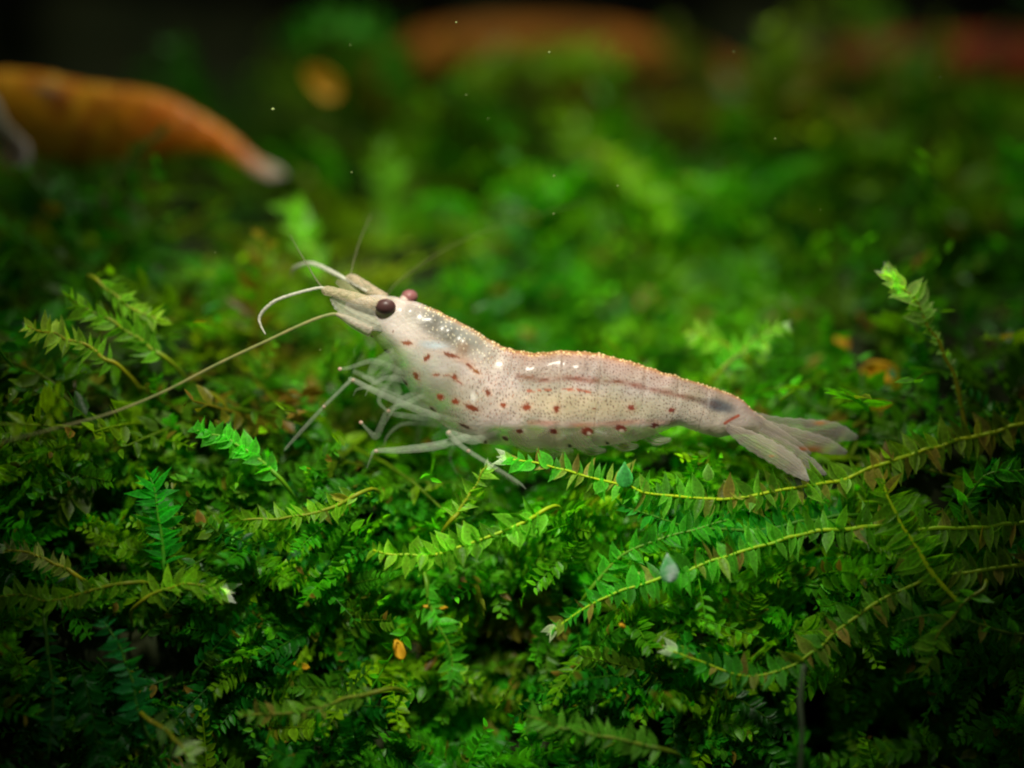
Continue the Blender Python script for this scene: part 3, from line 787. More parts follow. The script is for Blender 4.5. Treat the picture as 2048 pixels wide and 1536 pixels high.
def paint_clear(px, py, t, s):
    C = np.zeros(px.shape + (4,)); C[..., 3] = .95
    def mix(f, col):
        f = np.clip(f, 0, 1)[..., None]; C[..., :3] = C[..., :3] * (1 - f) + np.array(col) * f
    C[..., :3] = (.56, .49, .45)
    mix(.6 * np.clip(na_(px, py), 0, 1), (.68, .55, .48)); mix(.5 * np.clip(nb_(px * .5, py * .5) - .1, 0, 1), (.40, .38, .28))
    back = sstep(.42, .1, t)
    abd = sstep(985, 1030, px)
    mix(back * abd * .8, (.38, .26, .22))
    mix(sstep(.12, .0, t) * abd * .7, (.42, .16, .06))
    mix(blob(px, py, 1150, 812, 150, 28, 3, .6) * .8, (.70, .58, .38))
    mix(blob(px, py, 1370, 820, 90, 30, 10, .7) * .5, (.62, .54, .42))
    # carapace: grey back, bluish saddle, white cheek
    mix(blob(px, py, 882, 655, 62, 20, 32, .7) * .9, (.17, .155, .125))
    mix(blob(px, py, 925, 672, 52, 7, 32, .8) * .85, (.26, .36, .45))
    mix(blob(px, py, 960, 700, 60, 24, 28, .8) * .6, (.40, .34, .27))
    mix(blob(px, py, 800, 665, 44, 40, 0, .7) * .8, (.72, .64, .58))
    mix(sstep(.34, .12, t) * sstep(835, 860, px) * sstep(1010, 960, px) * .75, (.24, .225, .18))
    mix(blob(px, py, 870, 652, 60, 19, 33, .6) * .7 * (.8 + .2 * nb_(px, py)), (.13, .12, .10))
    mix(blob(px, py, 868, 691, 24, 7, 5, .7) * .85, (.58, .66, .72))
    mix(blob(px, py, 850, 725, 40, 20, 30, .8) * .5, (.72, .68, .64))
    mix(blob(px, py, 926, 700, 12, 16, 0, .7) * .7, (.34, .20, .12))
    mix(blob(px, py, 930, 722, 26, 8, 15, .8) * .5, (.50, .28, .2))
    mix(blob(px, py, 1000, 790, 60, 45, 35, .9) * .5, (.74, .62, .56))
    # gut line
    d = poly_dist(px, py, [(1035, 752), (1080, 760), (1130, 756), (1180, 761), (1235, 763), (1312, 781), (1360, 792), (1405, 801)])
    mix((1 - sstep(2, 11, d)) * (.50 + .15 * nb_(px, py)), (.34, .15, .11))
    mix((1 - sstep(1, 4, d)) * (.45 + .3 * nb_(px * 1.6, py)), (.22, .07, .045))
    mix(blob(px, py, 1434, 811, 33, 12, 14, .6) * .92, (.10, .105, .14))
    mix(blob(px, py, 1405, 803, 30, 6, 14, .6) * .6, (.2, .12, .13))
    d = poly_dist(px, py, [(1055, 781), (1075, 781), (1100, 780)]); mix((1 - sstep(1.5, 4, d)) * (nc_(px, py) > -.4) * .8, (.5, .09, .02))
    d = poly_dist(px, py, [(1120, 780), (1145, 778), (1178, 785)]); mix((1 - sstep(1.5, 4, d)) * (nc_(px, py) > -.2) * .8, (.5, .09, .02))
    mix(sstep(846, 858, py) * sstep(940, 985, px) * .9, (.42, .385, .25)); mix(sstep(.45, .8, t) * sstep(1000, 900, px) * .75, (.44, .43, .30))
    # red seam above the side plates
    d = poly_dist(px, py, [(1058, 844), (1110, 846), (1150, 850), (1230, 846), (1300, 842), (1345, 843)])
    mix((1 - sstep(1, 9, d)) * (.42 + .15 * nb_(px * .6, py)), (.60, .20, .13))
    d = poly_dist(px, py, [(1447, 846), (1460, 838), (1474, 831)]); mix((1 - sstep(1.5, 4.5, d)) * .9, (.55, .09, .04))
    # ring joints
    for x0, y0, x1, y1 in ((1108, 706, 1118, 850), (1195, 712, 1186, 846), (1290, 736, 1268, 840), (1352, 756, 1340, 838), (1412, 775, 1392, 855), (1002, 698, 978, 800)):
        d = poly_dist(px, py, [(x0, y0), ((x0 + x1) / 2 + 6, (y0 + y1) / 2), (x1, y1)])
        mix((1 - sstep(.8, 2.5, d)) * .10, (.45, .22, .12))
        d = poly_dist(px - 5, py, [(x0, y0), ((x0 + x1) / 2 + 6, (y0 + y1) / 2), (x1, y1)])
        mix((1 - sstep(1.5, 4, d)) * .15, (.85, .76, .66))
    # fine dots
    dm = sstep(930, 1000, px + .6 * (py - 700)) * sstep(1475, 1400, px) * sstep(848, 838, py)
    mix(dots(px, py, 6.2, 1.05, 1.0) * dm * .95, (.13, .055, .04))
    mix(dots(px + 3, py, 8.0, 1.15, 5.0, .6) * dm * sstep(1100, 1020, px) * .8, (.42, .11, .03))
    mix(dots(px, py + 2, 6.5, 1.1, 9.0, .6) * (1 - sstep(4, 24, np.abs(py - 757))) * dm * sstep(1300, 1200, px) * .8, (.30, .07, .03))
    mix(dots(px, py, 9, 1.3, 3.0, .5) * sstep(780, 850, px) * sstep(1000, 900, px) * sstep(660, 690, py) * .6, (.25, .12, .08))
    # big pigment spots
    RB = (.30, .055, .012); SPOT = np.zeros(px.shape)
    for x, y, rx, ry, a, c_ in ((976, 785, 7, 4.5, 50, RB), (1007, 809, 6, 4.5, 20, (.5, .10, .03)), (1053, 813.5, 8, 6.5, 0, (.5, .09, .03)), (1112, 817, 6, 7, 0, (.48, .09, .03)), (1187, 817, 3, 2, 0, RB),
                            (1260, 815, 7, 6, 0, (.45, .08, .05)), (1340, 820, 7, 4, 0, (.42, .08, .06)), (1039, 861, 8, 5.5, 15, (.2, .035, .012)), (1106, 862, 9, 6, 25, (.24, .035, .015)),
                            (1173, 862, 13, 9, 0, (.34, .05, .02)), (1240, 856, 13, 7, 10, (.28, .04, .02)), (1308, 851, 10, 6, 0, (.22, .03, .02)), (1011, 876, 7, 4, 30, (.15, .03, .015)),
                            (816, 687, 10, 5, 5, (.42, .13, .05)), (855, 717, 9, 5, -45, RB), (834, 752, 10, 5, 62, (.24, .07, .015)), (809, 763, 11, 3.5, 52, (.16, .12, .03)), (874, 750, 8, 3, 0, (.34, .1, .04)),
                            (895, 751, 6, 2.5, 0, (.34, .1, .04)), (910, 755, 7, 5, 35, (.38, .08, .025)), (920, 764, 6, 2.5, 35, (.4, .1, .04)), (904, 711, 16, 4, 18, (.3, .08, .03)), (941, 733, 9, 3.5, 42, RB), (953, 743, 9, 4, 40, (.45, .16, .03)),
                            (882, 794, 8, 6, 40, (.36, .07, .015)), (912, 803, 8, 6, 25, (.38, .07, .015)), (945, 815.5, 15, 5, 22, (.33, .06, .012)), (928.5, 850.6, 14, 3, 24, (.08, .03, .012)), (886, 853, 6, 4, 20, (.12, .04, .02)),
                            (867, 818, 10, 2, 45, (.08, .07, .02)), (770, 703, 10, 4, 5, (.12, .11, .03)), (971, 883, 3, 4, 0, (.1, .03, .02)), (1139, 892, 4, 4, 0, (.01, .01, .02)), (1214, 885, 4, 3, 0, (.01, .01, .02)),
                            (743, 672, 3, 2, 0, (.4, .2, .15)), (788, 664, 2, 2, 0, (.2, .1, .1))):
        w_ = .16 * nc_(px * 2.2, py * 2.2)
        mix(blob(px, py, x, y, rx + w_ * rx, ry + w_ * ry, a, .22) * .97, tuple(.58 * q_ for q_ in c_)); SPOT = np.maximum(SPOT, blob(px, py, x, y, rx, ry, a, .3))
        mix((blob(px, py, x, y, rx * 1.7, ry * 1.8, a, .5) - blob(px, py, x, y, rx, ry, a, .3)) * .22, (.75, .42, .25))
    mix(blob(px, py, 1176, 866, 4, 4, 0) * .8, (.72, .58, .45)); mix(blob(px, py, 1241, 861, 5, 3.5, 0) * .8, (.72, .58, .45)); mix(blob(px, py, 1312, 855, 4, 3, 0) * .8, (.72, .58, .45))
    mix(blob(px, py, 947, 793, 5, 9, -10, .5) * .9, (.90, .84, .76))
    # gold flecks along the back and white ones on the carapace
    fl = dots(px * 1.0, py * 1.0, 6.0, 1.9, 2.0, .75)
    ridge = sstep(.075, .02, t) * sstep(838, 860, px)
    mix(sstep(.06, .0, t) * sstep(838, 870, px) * .8, (.45, .22, .08))
    mix(fl * ridge * .9, (.95, .70, .34))
    FLK = dots(px, py, 9, 1.5, 12.0, .7) * sstep(.4, .2, t) * sstep(820, 850, px) * sstep(1010, 980, px); mix(FLK * .9, (.85, .76, .55))
    mix(dots(px, py, 7, 1.6, 14.0, .6) * sstep(.3, .1, t) * sstep(850, 740, px) * .6, (.85, .66, .42))
    # see-through parts
    al = .74 - .10 * np.clip(na_(px * 1.5 + 40, py * 1.5), -1, 1)
    al -= .42 * sstep(846, 858, py) * sstep(940, 985, px) * sstep(1420, 1340, px)
    al -= .42 * sstep(.48, .80, t) * sstep(985, 900, px)
    al -= .15 * sstep(.70, .95, t) * sstep(965, 900, px) * sstep(770, 810, px)
    al -= .22 * sstep(750, 700, px)
    al -= .12 * sstep(.05, 0, t) * sstep(900, 860, px)
    C[..., 3] = np.clip(np.maximum(al, SPOT * .95), .2, 1)
    bump = .014 * fl * ridge + .006 * nb_(px, py)
    return C, bump

shrimp = bpy.data.objects.new('shrimp', None); shrimp.location = P(1000, 880, 0); link(shrimp)
tag(shrimp, 'translucent whitish shrimp with red brown spots standing on green moss', 'shrimp', 'shrimps')
SO = shrimp.location.copy()
ST = [(692, 602, 689, 628, .07), (712, 597, 702, 650, .16), (738, 591, 733, 665, .28), (765, 590, 760, 692, .42), (798, 596, 784, 722, .52), (836, 605, 806, 762, .62),
      (868, 618, 824, 790, .68), (902, 635, 848, 818, .74), (945, 657, 880, 845, .80), (978, 678, 915, 868, .84), (1006, 694, 955, 884, .85), (1035, 701, 1005, 890, .84), (1073, 705, 1050, 893, .83),
      (1134, 702, 1115, 897, .80), (1200, 708, 1180, 894, .76), (1248, 719, 1232, 888, .70), (1296, 735, 1285, 878, .63), (1340, 749, 1325, 862, .57), (1372, 758, 1352, 852, .52), (1400, 767, 1378, 857, .48),
      (1428, 776, 1407, 868, .45), (1460, 787, 1440, 874, .40), (1484, 799, 1464, 870, .33), (1506, 821, 1486, 868, .23), (1530, 838, 1512, 872, .12)]
shrimp_body('body', ST, paint_clear, shrimp, 0, 760, 220, seg_edges=(1010, 1116, 1192, 1280, 1346, 1404))
def SP(px, py, d=0): return P(px, py, d) - SO

# feeding scale plates, peduncles, eyes
def blade(name, pts, widths, depth, tilt, mat, parent, paint, origin, thick=.02, arch=.25, nl=70, nw=44):
    """thin curved plate along pts (px,py); widths in px; tilt = how far its plane turns towards the viewer"""
    A = catmull([(*p, w_) for p, w_ in zip(pts, widths)], nl)
    V, col = [], []
    for lay in (0, 1):
        for i in range(nl):
            a = A[max(i - 1, 0)][:2]; b = A[min(i + 1, nl - 1)][:2]
            t = (b - a) / np.linalg.norm(b - a); nrm = np.array([-t[1], t[0]])
            for j in range(nw):
                v = j / (nw - 1) * 2 - 1
                w_ = max(A[i][2], .3) * .5 * (1 + .05 * math.sin(i * .9 + v) + .03 * math.sin(i * 2.3))
                x = A[i][0] + nrm[0] * v * w_; y = A[i][1] + nrm[1] * v * w_
                d = depth[0] + (depth[1] - depth[0]) * i / (nl - 1) + tilt * v * w_ / 100 + arch * (v * v) * w_ / 100 + (lay * thick * (1 - v * v * .8)) + .012 * math.sin(j * 2.4)
                V.append(P(x, y, d) - origin)
                col.append(paint(x, y, v, i / (nl - 1)))
    F = []
    o2 = nl * nw
    for i in range(nl - 1):
        for j in range(nw - 1):
            a = i * nw + j
            F.append((a, a + nw, a + nw + 1, a + 1)); F.append((o2 + a, o2 + a + 1, o2 + a + nw + 1, o2 + a + nw))
    for i in range(nl - 1):
        for j in (0, nw - 1):
            a = i * nw + j; f = (a, a + nw, o2 + a + nw, o2 + a); F.append(f if j else f[::-1])
    for i in (0, nl - 1):
        for j in range(nw - 1):
            a = i * nw + j; F.append((a, a + 1, o2 + a + 1, o2 + a))
    me = mesh(name, V, F, mat); color_attr(me, 'pigment', col)
    return link(bpy.data.objects.new(name, me), parent)

def fan_paint(base, tipc, al=.5, orange=()):
    def f(x, y, v, u):
        st = .5 + .25 * math.sin(v * 30 + 3 * math.sin(u * 4)) + .25 * math.sin(v * 47 + 5 * u + 2 * math.sin(u * 9))
        c = np.array(base) * (.85 + .22 * st)
        c = c * (1 - u ** 4) + np.array(tipc) * u ** 4; c = c * (1 - .5 * max(0, .35 - u)) + np.array((.66, .48, .40)) * .5 * max(0, .35 - u)
        a = al * .42 + .2 * st * abs(st) + .3 * max(0, u - .75) / .25 + .2 * max(0, .2 - u) / .2 + .2 * abs(v) ** 8
        for ox, oy, rr in orange:
            q_ = math.exp(-(((x - ox) / rr) ** 2 + ((y - oy) / (rr * .35)) ** 2))
            c = c * (1 - q_) + np.array((.85, .30, .10)) * q_; a += .4 * q_
        return (*c, min(a, .97))
    return f
fb = (.74, .62, .50); ft = (.78, .72, .62)
def uropod(pts, widths, depth, tilt, al=.5, orange=(), nm='uropod', arch=.25, base=fb):
    return blade(nm, pts, widths, depth, tilt, M_SHELL, shrimp, fan_paint(base, ft, al, orange), SO, arch=arch)
uropod([(1452, 853), (1495, 878), (1545, 905), (1590, 935), (1617, 962)], [14, 36, 42, 36, 6], (-.26, -.50), .4, .70, ((1543, 912, 6),))
uropod([(1470, 846), (1520, 868), (1575, 902), (1622, 930), (1652, 950)], [10, 30, 34, 26, 6], (-.05, -.15), .3, .55)
uropod([(1490, 832), (1550, 848), (1610, 860), (1670, 865), (1716, 876)], [24, 30, 44, 40, 8], (.10, .35), .3, .42, ((1640, 846, 14),))
uropod([(1480, 838), (1540, 858), (1600, 878), (1655, 893), (1694, 906)], [22, 30, 38, 32, 8], (.02, .12), .3, .46, ((1625, 900, 26),))
uropod([(1484, 826), (1520, 846), (1560, 868), (1600, 893), (1622, 908)], [30, 26, 20, 14, 4], (-.12, -.10), .2, .75, ((1604, 898, 14),), nm='telson')

# eyes
def ball(name, c, r, mat, parent, paint=None, n=24):
    V, F = [], []
    for i in range(n + 1):
        a = math.pi * i / n
        for j in range(2 * n):
            b = math.pi * j / n
            V.append(Vector(c) + Vector((r[0] * math.sin(a) * math.cos(b), r[1] * math.sin(a) * math.sin(b), r[2] * math.cos(a))))
    for i in range(n):
        for j in range(2 * n):
            j2 = (j + 1) % (2 * n)
            F.append((i * 2 * n + j, (i + 1) * 2 * n + j, (i + 1) * 2 * n + j2, i * 2 * n + j2))
    return link(bpy.data.objects.new(name, mesh(name, V, F, mat)), parent)
def eye_material():
    m, nt, out = new_mat('shrimp_eye'); L = nt.links.new
    tc = N(nt, 'ShaderNodeTexCoord')
    vo = N(nt, 'ShaderNodeTexVoronoi', Scale=34.0); L(tc.outputs['Object'], vo.inputs['Vector'])
    lw = N(nt, 'ShaderNodeTexNoise', Scale=5.0, Detail=2.0); L(tc.outputs['Object'], lw.inputs['Vector'])
    mx = N(nt, 'ShaderNodeMix', data_type='RGBA'); mx.inputs[6].default_value = (.006, .003, .006, 1); mx.inputs[7].default_value = (.055, .016, .012, 1)
    ml = N(nt, 'ShaderNodeMath', operation='MULTIPLY'); L(vo.outputs['Distance'], ml.inputs[0]); L(lw.outputs['Fac'], ml.inputs[1])
    L(ml.outputs[0], mx.inputs[0])
    pr = N(nt, 'ShaderNodeBsdfPrincipled', Roughness=.4, IOR=1.33); L(mx.outputs[2], pr.inputs['Base Color'])
    L(pr.outputs[0], out.inputs[0]); return m
M_EYE = eye_material()
M_CORNEA = plain('eye_shell', (.42, .20, .17), .25, alpha=.13)
M_EYE_FAR = plain('far_eye', (.26, .12, .11), .35, noise=((.20, .06, .07), 5), sss=.2)
e = ball('eye', SP(771, 613, -.38), (.20, .13, .15), M_EYE, shrimp); e['label'] = 'dark brown near eye'
ball('eye_shell', Vector((0, 0, 0)) + SP(771, 612, -.375), (.212, .145, .162), M_CORNEA, e)
e = ball('eye', SP(819, 594, .42), (.17, .2, .15), M_EYE_FAR, shrimp); e['label'] = 'pinkish far eye showing above the head'
tube('eye_stalk', [SP(805, 620, -.1), SP(790, 617, -.2), SP(778, 614, -.28)], [.1, .12, .12], plain('eye_stalk', (.62, .50, .42), .35, alpha=.85), shrimp, seg=12)
tube('eye_stalk', [SP(800, 615, .1), SP(808, 604, .3), SP(816, 595, .42)], [.1, .12, .13], plain('eye_stalk_far', (.55, .40, .34), .35, alpha=.85), shrimp, seg=12)

M_PED = plain('antennule_base', (.46, .42, .26), .4, alpha=.42, noise=((.74, .58, .38), 11), bump=1.0)
M_PED2 = plain('antennule_base_far', (.42, .36, .26), .4, alpha=.42, noise=((.76, .56, .40), 11), bump=1.0)
# near and far antennule: stalk then flagellum as its part
pd = tube('antennule', [SP(775, 618, -.25), SP(735, 603, -.38), (SP(700, 593, -.42)), SP(668, 584, -.45), SP(651, 581, -.45), SP(643, 579, -.45)], [.13, .12, .11, .10, .095, .04], M_PED, shrimp, seg=14, n=40, rough=.04)
tube('flagellum', [SP(650, 577, -.45), SP(637, 576, -.45), SP(602, 584, -.45), SP(556, 599, -.4), SP(531, 617, -.35), SP(519, 635, -.3), SP(521, 650, -.3), SP(531, 669, -.3)],
     [.034, .030, .031, .033, .036, .034, .024, .012], M_FEELER, pd, seg=8, n=90, rough=.14)
pd = tube('antennule', [SP(770, 598, .0), SP(745, 583, .12), SP(720, 566, .2), SP(704, 557, .25), SP(692, 555, .27)], [.12, .12, .11, .10, .04], M_PED2, shrimp, seg=14, n=36, rough=.05)
tube('flagellum', [SP(735, 583, .05), SP(700, 564, .25), SP(668, 546, .5), SP(637, 531, .8), SP(615, 527, 1.0), SP(589, 536, 1.3), SP(582, 552, 1.5)],
     [.035, .04, .045, .042, .038, .028, .012], M_FEELER, pd, seg=8, n=70, rough=.12)
tube('whisker', [SP(650, 582, -.2), SP(632, 559, 0), SP(615, 530, .1), SP(598, 502, .2), SP(580, 470, .4)], [.02, .017, .014, .011, .006], M_WHISKER, shrimp, seg=6)
tube('whisker', [SP(700, 556, .3), SP(708, 520, .6), SP(722, 475, .9), SP(742, 430, 1.2)], [.013, .011, .009, .006], M_WHISKER, shrimp, seg=6)
# antennal scale plate
def scale_paint(x, y, v, u):
    c = np.array((.50, .49, .37)) * (.92 + .1 * math.sin(v * 9 + 2 * u) + .12 * math.sin(x * .31) * math.sin(y * .37 + 1)); return (*c, .40 + .3 * abs(v) ** 4 + .25 * (1 - u))
blade('antennal_scale', [(772, 655), (735, 638), (702, 622), (678, 607), (662, 594)], [18, 44, 40, 28, 8], (-.30, -.45), .3, M_SHELL, shrimp, scale_paint, SO)
blade('antennal_scale', [(775, 625), (740, 602), (712, 585), (690, 572), (672, 562)], [30, 34, 30, 22, 8], (.1, .25), .2, M_SHELL, shrimp, lambda x, y, v, u: (.34, .33, .16, .5), SO)
# long antenna
tube('antenna_base', [SP(742, 662, -.25), SP(712, 648, -.33), SP(690, 636, -.38), SP(672, 628, -.4)], [.13, .11, .075, .035], plain('antenna_base', (.48, .47, .36), .35, alpha=.45, noise=((.66, .52, .40), 12), bump=.8), shrimp, seg=12)
tube('antenna', [SP(690, 635, -.4), SP(668, 628, -.4), SP(633, 637, -.45), SP(590, 655, -.5), (SP(537, 680, -.55)), SP(437, 727, -.65), SP(328, 783, -.85), SP(219, 827, -1.15), SP(109, 857, -1.5), SP(0, 885, -1.9), SP(-140, 920, -2.4)],
     [.042, .034, .033, .031, .030, .029, .028, .026, .024, .022, .018], M_ANTENNA, shrimp, seg=8, n=160, rough=.08)
tube('antenna', [SP(750, 640, .5), SP(800, 560, 1.0), SP(950, 470, 1.8), SP(1180, 400, 2.6)], [.02, .015, .010, .006], plain('far_antenna', (.15, .14, .06), .5, alpha=.25), shrimp, seg=6)

# walking legs
def leg(pts, radii, joints=(), mat=None, hairs=0, label=None):
    o = tube('leg', [SP(*p) for p in pts], [.86 * q_ for q_ in radii], mat or M_LIMB, shrimp, seg=12, n=len(pts) * 14, rough=.05)
    if label: o['label'] = label
    for i, s in joints:
        ball('joint', SP(*pts[i]), (s, s * .9, s * .9), M_JOINT, o, n=10)
    if hairs:
        V, F = [], []
        a = SP(*pts[-2]); b = SP(*pts[-3])
        for k in range(hairs):
            f = k / hairs; c = b.lerp(a, f) + Vector((0, 0, -radii[-2] * .8)); t = (a - b).normalized()
            tipp = c + t * .05 + Vector((random.uniform(-.02, .02), random.uniform(-.05, .02), -random.uniform(.05, .09)))
            i0 = len(V); s = t * .008
            V += [c - s, c + s, c + Vector((0, -.012, 0)), tipp]; F += [(i0, i0 + 1, i0 + 3), (i0 + 1, i0 + 2, i0 + 3), (i0 + 2, i0, i0 + 3)]
        h = link(bpy.data.objects.new('bristles', mesh('bristles', V, F, M_FEELER)), o); h['kind'] = 'stuff'
    return o
leg([(925, 845, 0), (842, 822, -.5), (760, 787, -.75), (706, 760, -.8), (698, 764, -.82), (672, 789, -.8), (648, 813, -.75), (612, 852, -.6), (575, 893, -.4), (568, 902, -.35)],
    [.05, .085, .075, .055, .045, .042, .042, .048, .035, .01], ((3, .04), (6, .036)), label='front near leg reaching forward and down')
leg([(850, 790, -.3), (815, 805, -.4), (777, 822, -.45), (765, 845, -.45), (752, 872, -.4), (738, 862, -.4), (722, 845, -.38)], [.07, .075, .07, .085, .09, .05, .03], ((2, .045), (6, .045)), mat=M_LIMB_THIN)
leg([(985, 852, 0), (925, 877, -.35), (870, 892, -.4), (800, 900, -.4), (752, 902, -.35), (742, 915, -.3), (734, 936, -.2)], [.04, .095, .105, .085, .05, .03, .015], ((4, .045),), label='horizontal leg with a pale knee')
leg([(1000, 862, 0), (948, 880, -.5), (898, 865, -.62), (912, 882, -.64), (937, 902, -.64), (985, 932, -.62), (1036, 964, -.55), (1052, 978, -.5)], [.04, .105, .07, .07, .055, .048, .038, .008], ((2, .05), (4, .042)), hairs=26, label='rear near leg with fine bristles planted on the moss')
leg([(820, 755, -.2), (785, 735, -.3), (745, 722, -.35), (700, 735, -.4), (680, 738, -.4)], [.08, .08, .07, .05, .04], ((4, .045),), mat=M_LIMB_THIN)
leg([(860, 820, .1), (820, 800, .2), (770, 775, .3), (728, 752, .35), (706, 742, .35)], [.09, .09, .08, .06, .05], mat=M_LIMB_THIN)
leg([(900, 855, .3), (880, 868, .45), (868, 878, .5), (866, 905, .55)], [.07, .08, .06, .03], mat=M_LIMB_THIN)
leg([(800, 740, -.1), (778, 765, -.15), (758, 800, -.2), (775, 823, -.2)], [.09, .08, .06, .03], mat=M_LIMB_THIN)
leg([(880, 835, .0), (845, 835, -.1), (800, 830, -.15), (775, 824, -.2)], [.09, .08, .07, .05], mat=M_LIMB_THIN)
leg([(870, 830, .0), (835, 812, -.15), (790, 790, -.2), (748, 776, -.22), (716, 778, -.2), (706, 792, -.15)], [.04, .07, .06, .045, .035, .01], mat=M_LIMB_THIN)
leg([(915, 862, .25), (880, 850, .4), (835, 846, .45), (800, 850, .5), (775, 872, .5), (768, 892, .5)], [.04, .07, .055, .04, .03, .01], mat=M_LIMB_THIN)
leg([(835, 775, -.1), (805, 760, -.25), (772, 756, -.3), (742, 772, -.32), (730, 792, -.3)], [.04, .08, .065, .04, .012], mat=M_LIMB_THIN)
leg([(945, 868, .3), (912, 888, .5), (900, 915, .6), (915, 950, .65)], [.05, .06, .04, .012], mat=M_LIMB_THIN)
leg([(860, 800, -.1), (828, 790, -.2), (800, 800, -.25), (782, 826, -.25), (770, 850, -.22)], [.04, .075, .06, .045, .015], mat=M_LIMB_THIN)
# mouthparts: short folded appendages below the head
for a in ([(790, 705, -.3), (762, 722, -.35), (742, 745, -.38), (748, 768, -.35)], [(800, 715, -.1), (775, 738, -.15), (752, 760, -.2), (724, 752, -.2)], [(812, 735, .1), (790, 760, .1), (800, 790, .1)]):
    tube('mouthpart', [SP(*p) for p in a], [.13, .11, .09, .04][:len(a)], M_LIMB_THIN, shrimp, seg=10, rough=.06)
# swimming paddles under the abdomen
for i, (x, y) in enumerate(((1035, 880), (1095, 886), (1160, 886), (1225, 878), (1290, 866))):
    blade('swimmeret', [(x - 8, y - 22), (x + 4, y), (x + 26, y + 14), (x + 52, y + 17 - i)], [26, 32, 24, 6], (-.2, -.1), .3, M_SHELL, shrimp,
          lambda x_, y_, v, u: (.50, .49, .33, .32 + .1 * math.sin(v * 12)), SO, nl=24, nw=12)

# the orange shrimp behind
def paint_orange(px, py, t, s):
    C = np.zeros(px.shape + (4,)); C[..., 3] = 1.0
    def mix(f, col):
        f = np.clip(f, 0, 1)[..., None]; C[..., :3] = C[..., :3] * (1 - f) + np.array(col) * f
    C[..., :3] = (.95, .44, .014)
    mix(sstep(180, 330, px), (.95, .25, .008))
    mix(sstep(.3, .05, t) * .5, (.72, .36, .05))
    mix(blob(px, py, 125, 205, 34, 20, 35, .6) * .85, (.12, .035, .012))
    mix(blob(px, py, 105, 183, 34, 7, 10, .6) * .6, (.35, .25, .25))
    mix(sstep(450, 520, px), (.75, .34, .2))
    mix(.6 * np.clip(nb_(px * .6, py * .6), 0, 1), (.60, .14, .01)); mix(dots(px, py, 26, 6, 4.0, .5) * .5, (.95, .55, .12))
    return C, .01 * nb_(px, py)
DO = 6.8
sh2 = bpy.data.objects.new('shrimp', None); sh2.location = P(250, 312, DO); link(sh2)
tag(sh2, 'blurred orange shrimp facing left at the top left of the picture', 'shrimp', 'shrimps')
ST2 = [(-150, 190, -150, 205, .1), (-110, 160, -112, 225, .3), (-60, 148, -50, 258, .5), (0, 142, 15, 292, .6), (70, 146, 85, 316, .66), (130, 158, 140, 326, .66), (190, 170, 205, 325, .64), (260, 178, 262, 321, .62),
       (330, 192, 322, 312, .56), (395, 224, 380, 303, .45), (440, 252, 428, 308, .36), (480, 284, 468, 324, .26), (508, 312, 500, 338, .15), (526, 326, 520, 344, .07)]
shrimp_body('body', ST2, paint_orange, sh2, DO, 200, 60, seg_edges=(215, 265, 315, 365, 410), mat=pigment_material('orange_shell', .3, .4))
O2 = sh2.location.copy()
def t2(x, y, v, u): return (*(np.array((.75, .34, .2)) * (1 - u) + np.array((.78, .66, .58)) * u), .92 - .2 * u)
blade('uropod', [(496, 322), (525, 334), (548, 342), (572, 350)], [14, 24, 20, 4], (DO, DO - .2), .3, M_SHELL, sh2, t2, O2, nl=20, nw=8)
blade('uropod', [(494, 326), (515, 338), (535, 348), (550, 356)], [12, 16, 14, 4], (DO - .2, DO - .4), .3, M_SHELL, sh2, t2, O2, nl=20, nw=8)
blade('telson', [(496, 318), (524, 328), (546, 336), (562, 340)], [14, 14, 9, 3], (DO + .1, DO + .1), .2, M_SHELL, sh2, t2, O2, nl=20, nw=8)
M_OLEG = plain('orange_leg', (.55, .26, .03), .4, alpha=.7)
for a in ([(60, 300), (90, 318), (70, 345), (80, 375)], [(110, 308), (140, 322), (128, 350), (135, 380)], [(10, 285), (40, 318), (20, 350)], [(160, 308), (180, 322), (170, 345)]):
    tube('leg', [P(*p, DO - .3) - O2 for p in a], [.10, .07, .05, .02][:len(a)], M_OLEG, sh2, seg=8)
e = ball('eye', P(-100, 175, DO - .4) - O2, (.2, .2, .18), M_EYE, sh2, n=12)
for a in ([(-140, 195), (-200, 200), (-280, 240)], [(-140, 190), (-210, 170), (-290, 180)]):
    tube('antenna', [P(*p, DO) - O2 for p in a], [.05, .03, .01], M_OLEG, sh2, seg=6)

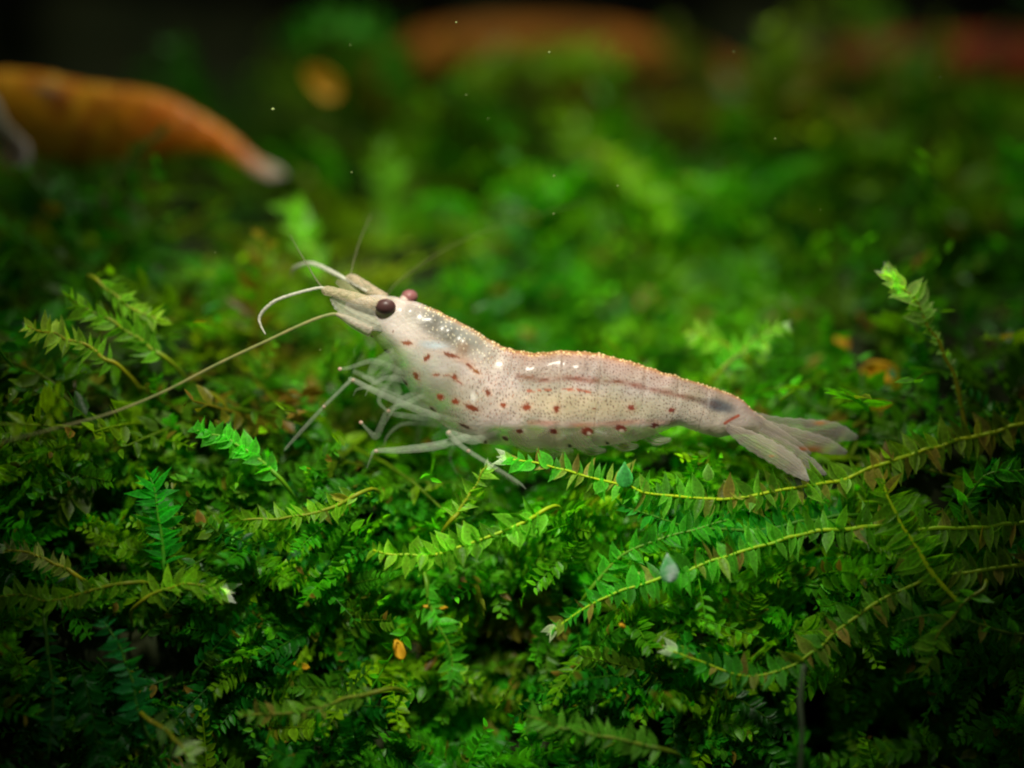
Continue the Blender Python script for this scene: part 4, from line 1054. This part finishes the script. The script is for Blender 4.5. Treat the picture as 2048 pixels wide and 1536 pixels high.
# pale shrimp tail cut off by the left edge
sh3 = bpy.data.objects.new('shrimp', None); D3 = 5.2; sh3.location = P(-60, 250, D3); link(sh3); O3 = sh3.location.copy()
tag(sh3, 'pale grey shrimp tail hanging blurred into the left edge', 'shrimp', 'shrimps')
def paint_grey(px, py, t, s):
    C = np.zeros(px.shape + (4,)); C[..., :3] = (.30, .28, .20); C[..., 3] = .85
    return C, .01 * nb_(px, py)
ST3 = [(-260, 60, -275, 80, .1), (-200, 60, -220, 130, .35), (-130, 90, -160, 180, .42), (-60, 140, -95, 220, .38), (-10, 195, -45, 250, .3), (12, 240, -14, 272, .2), (20, 265, 0, 285, .12)]
shrimp_body('body', ST3, paint_grey, sh3, D3, 80, 40)
def t3(x, y, v, u): return (*(np.array((.32, .30, .22)) * (1 - u) + np.array((.62, .52, .50)) * u), .85)
blade('uropod', [(5, 255), (22, 285), (38, 310), (42, 332)], [30, 48, 50, 20], (D3, D3 - .2), .3, M_SHELL, sh3, t3, O3, nl=20, nw=8)
blade('uropod', [(0, 258), (12, 290), (20, 315), (22, 335)], [24, 40, 42, 16], (D3, D3 + .3), .3, M_SHELL, sh3, t3, O3, nl=20, nw=8)

# drifting specks in the water
M_SPECK = plain('speck', (.28, .36, .12), .6)
V, F = [], []
for px, py, d, r in ((545, 219, -.6, .035), (912, 45, -.4, .02), (1098, 105, 0, .022), (1467, 104, .5, .02), (1550, 278, 0, .025), (1880, 155, .3, .02), (1108, 352, .3, .02), (1107, 428, .2, .018), (1235, 372, 0, .018),
                     (932, 190, .2, .014), (703, 345, .2, .018), (20, 790, -.5, .03), (700, 90, .6, .014), (976, 237, .5, .012), (1640, 420, .4, .012), (430, 505, .2, .012), (1490, 840, -.5, .012), (640, 700, -.6, .014)):
    c = P(px, py, d); i0 = len(V)
    for v in ((1.4, 0, .3), (-1, 0, .2), (0, 1, 0), (0, -1, .1), (.2, 0, 1), (0, .1, -1)): V.append(c + Vector(v) * r)
    F += [tuple(i0 + k for k in f) for f in ((0, 2, 4), (2, 1, 4), (1, 3, 4), (3, 0, 4), (2, 0, 5), (1, 2, 5), (3, 1, 5), (0, 3, 5))]
o = link(bpy.data.objects.new('floating_specks', mesh('floating_specks', V, F, M_SPECK)))
tag(o, 'tiny pale specks drifting in the water above the moss', 'specks', kind='stuff')
print('objects', len(bpy.data.objects))
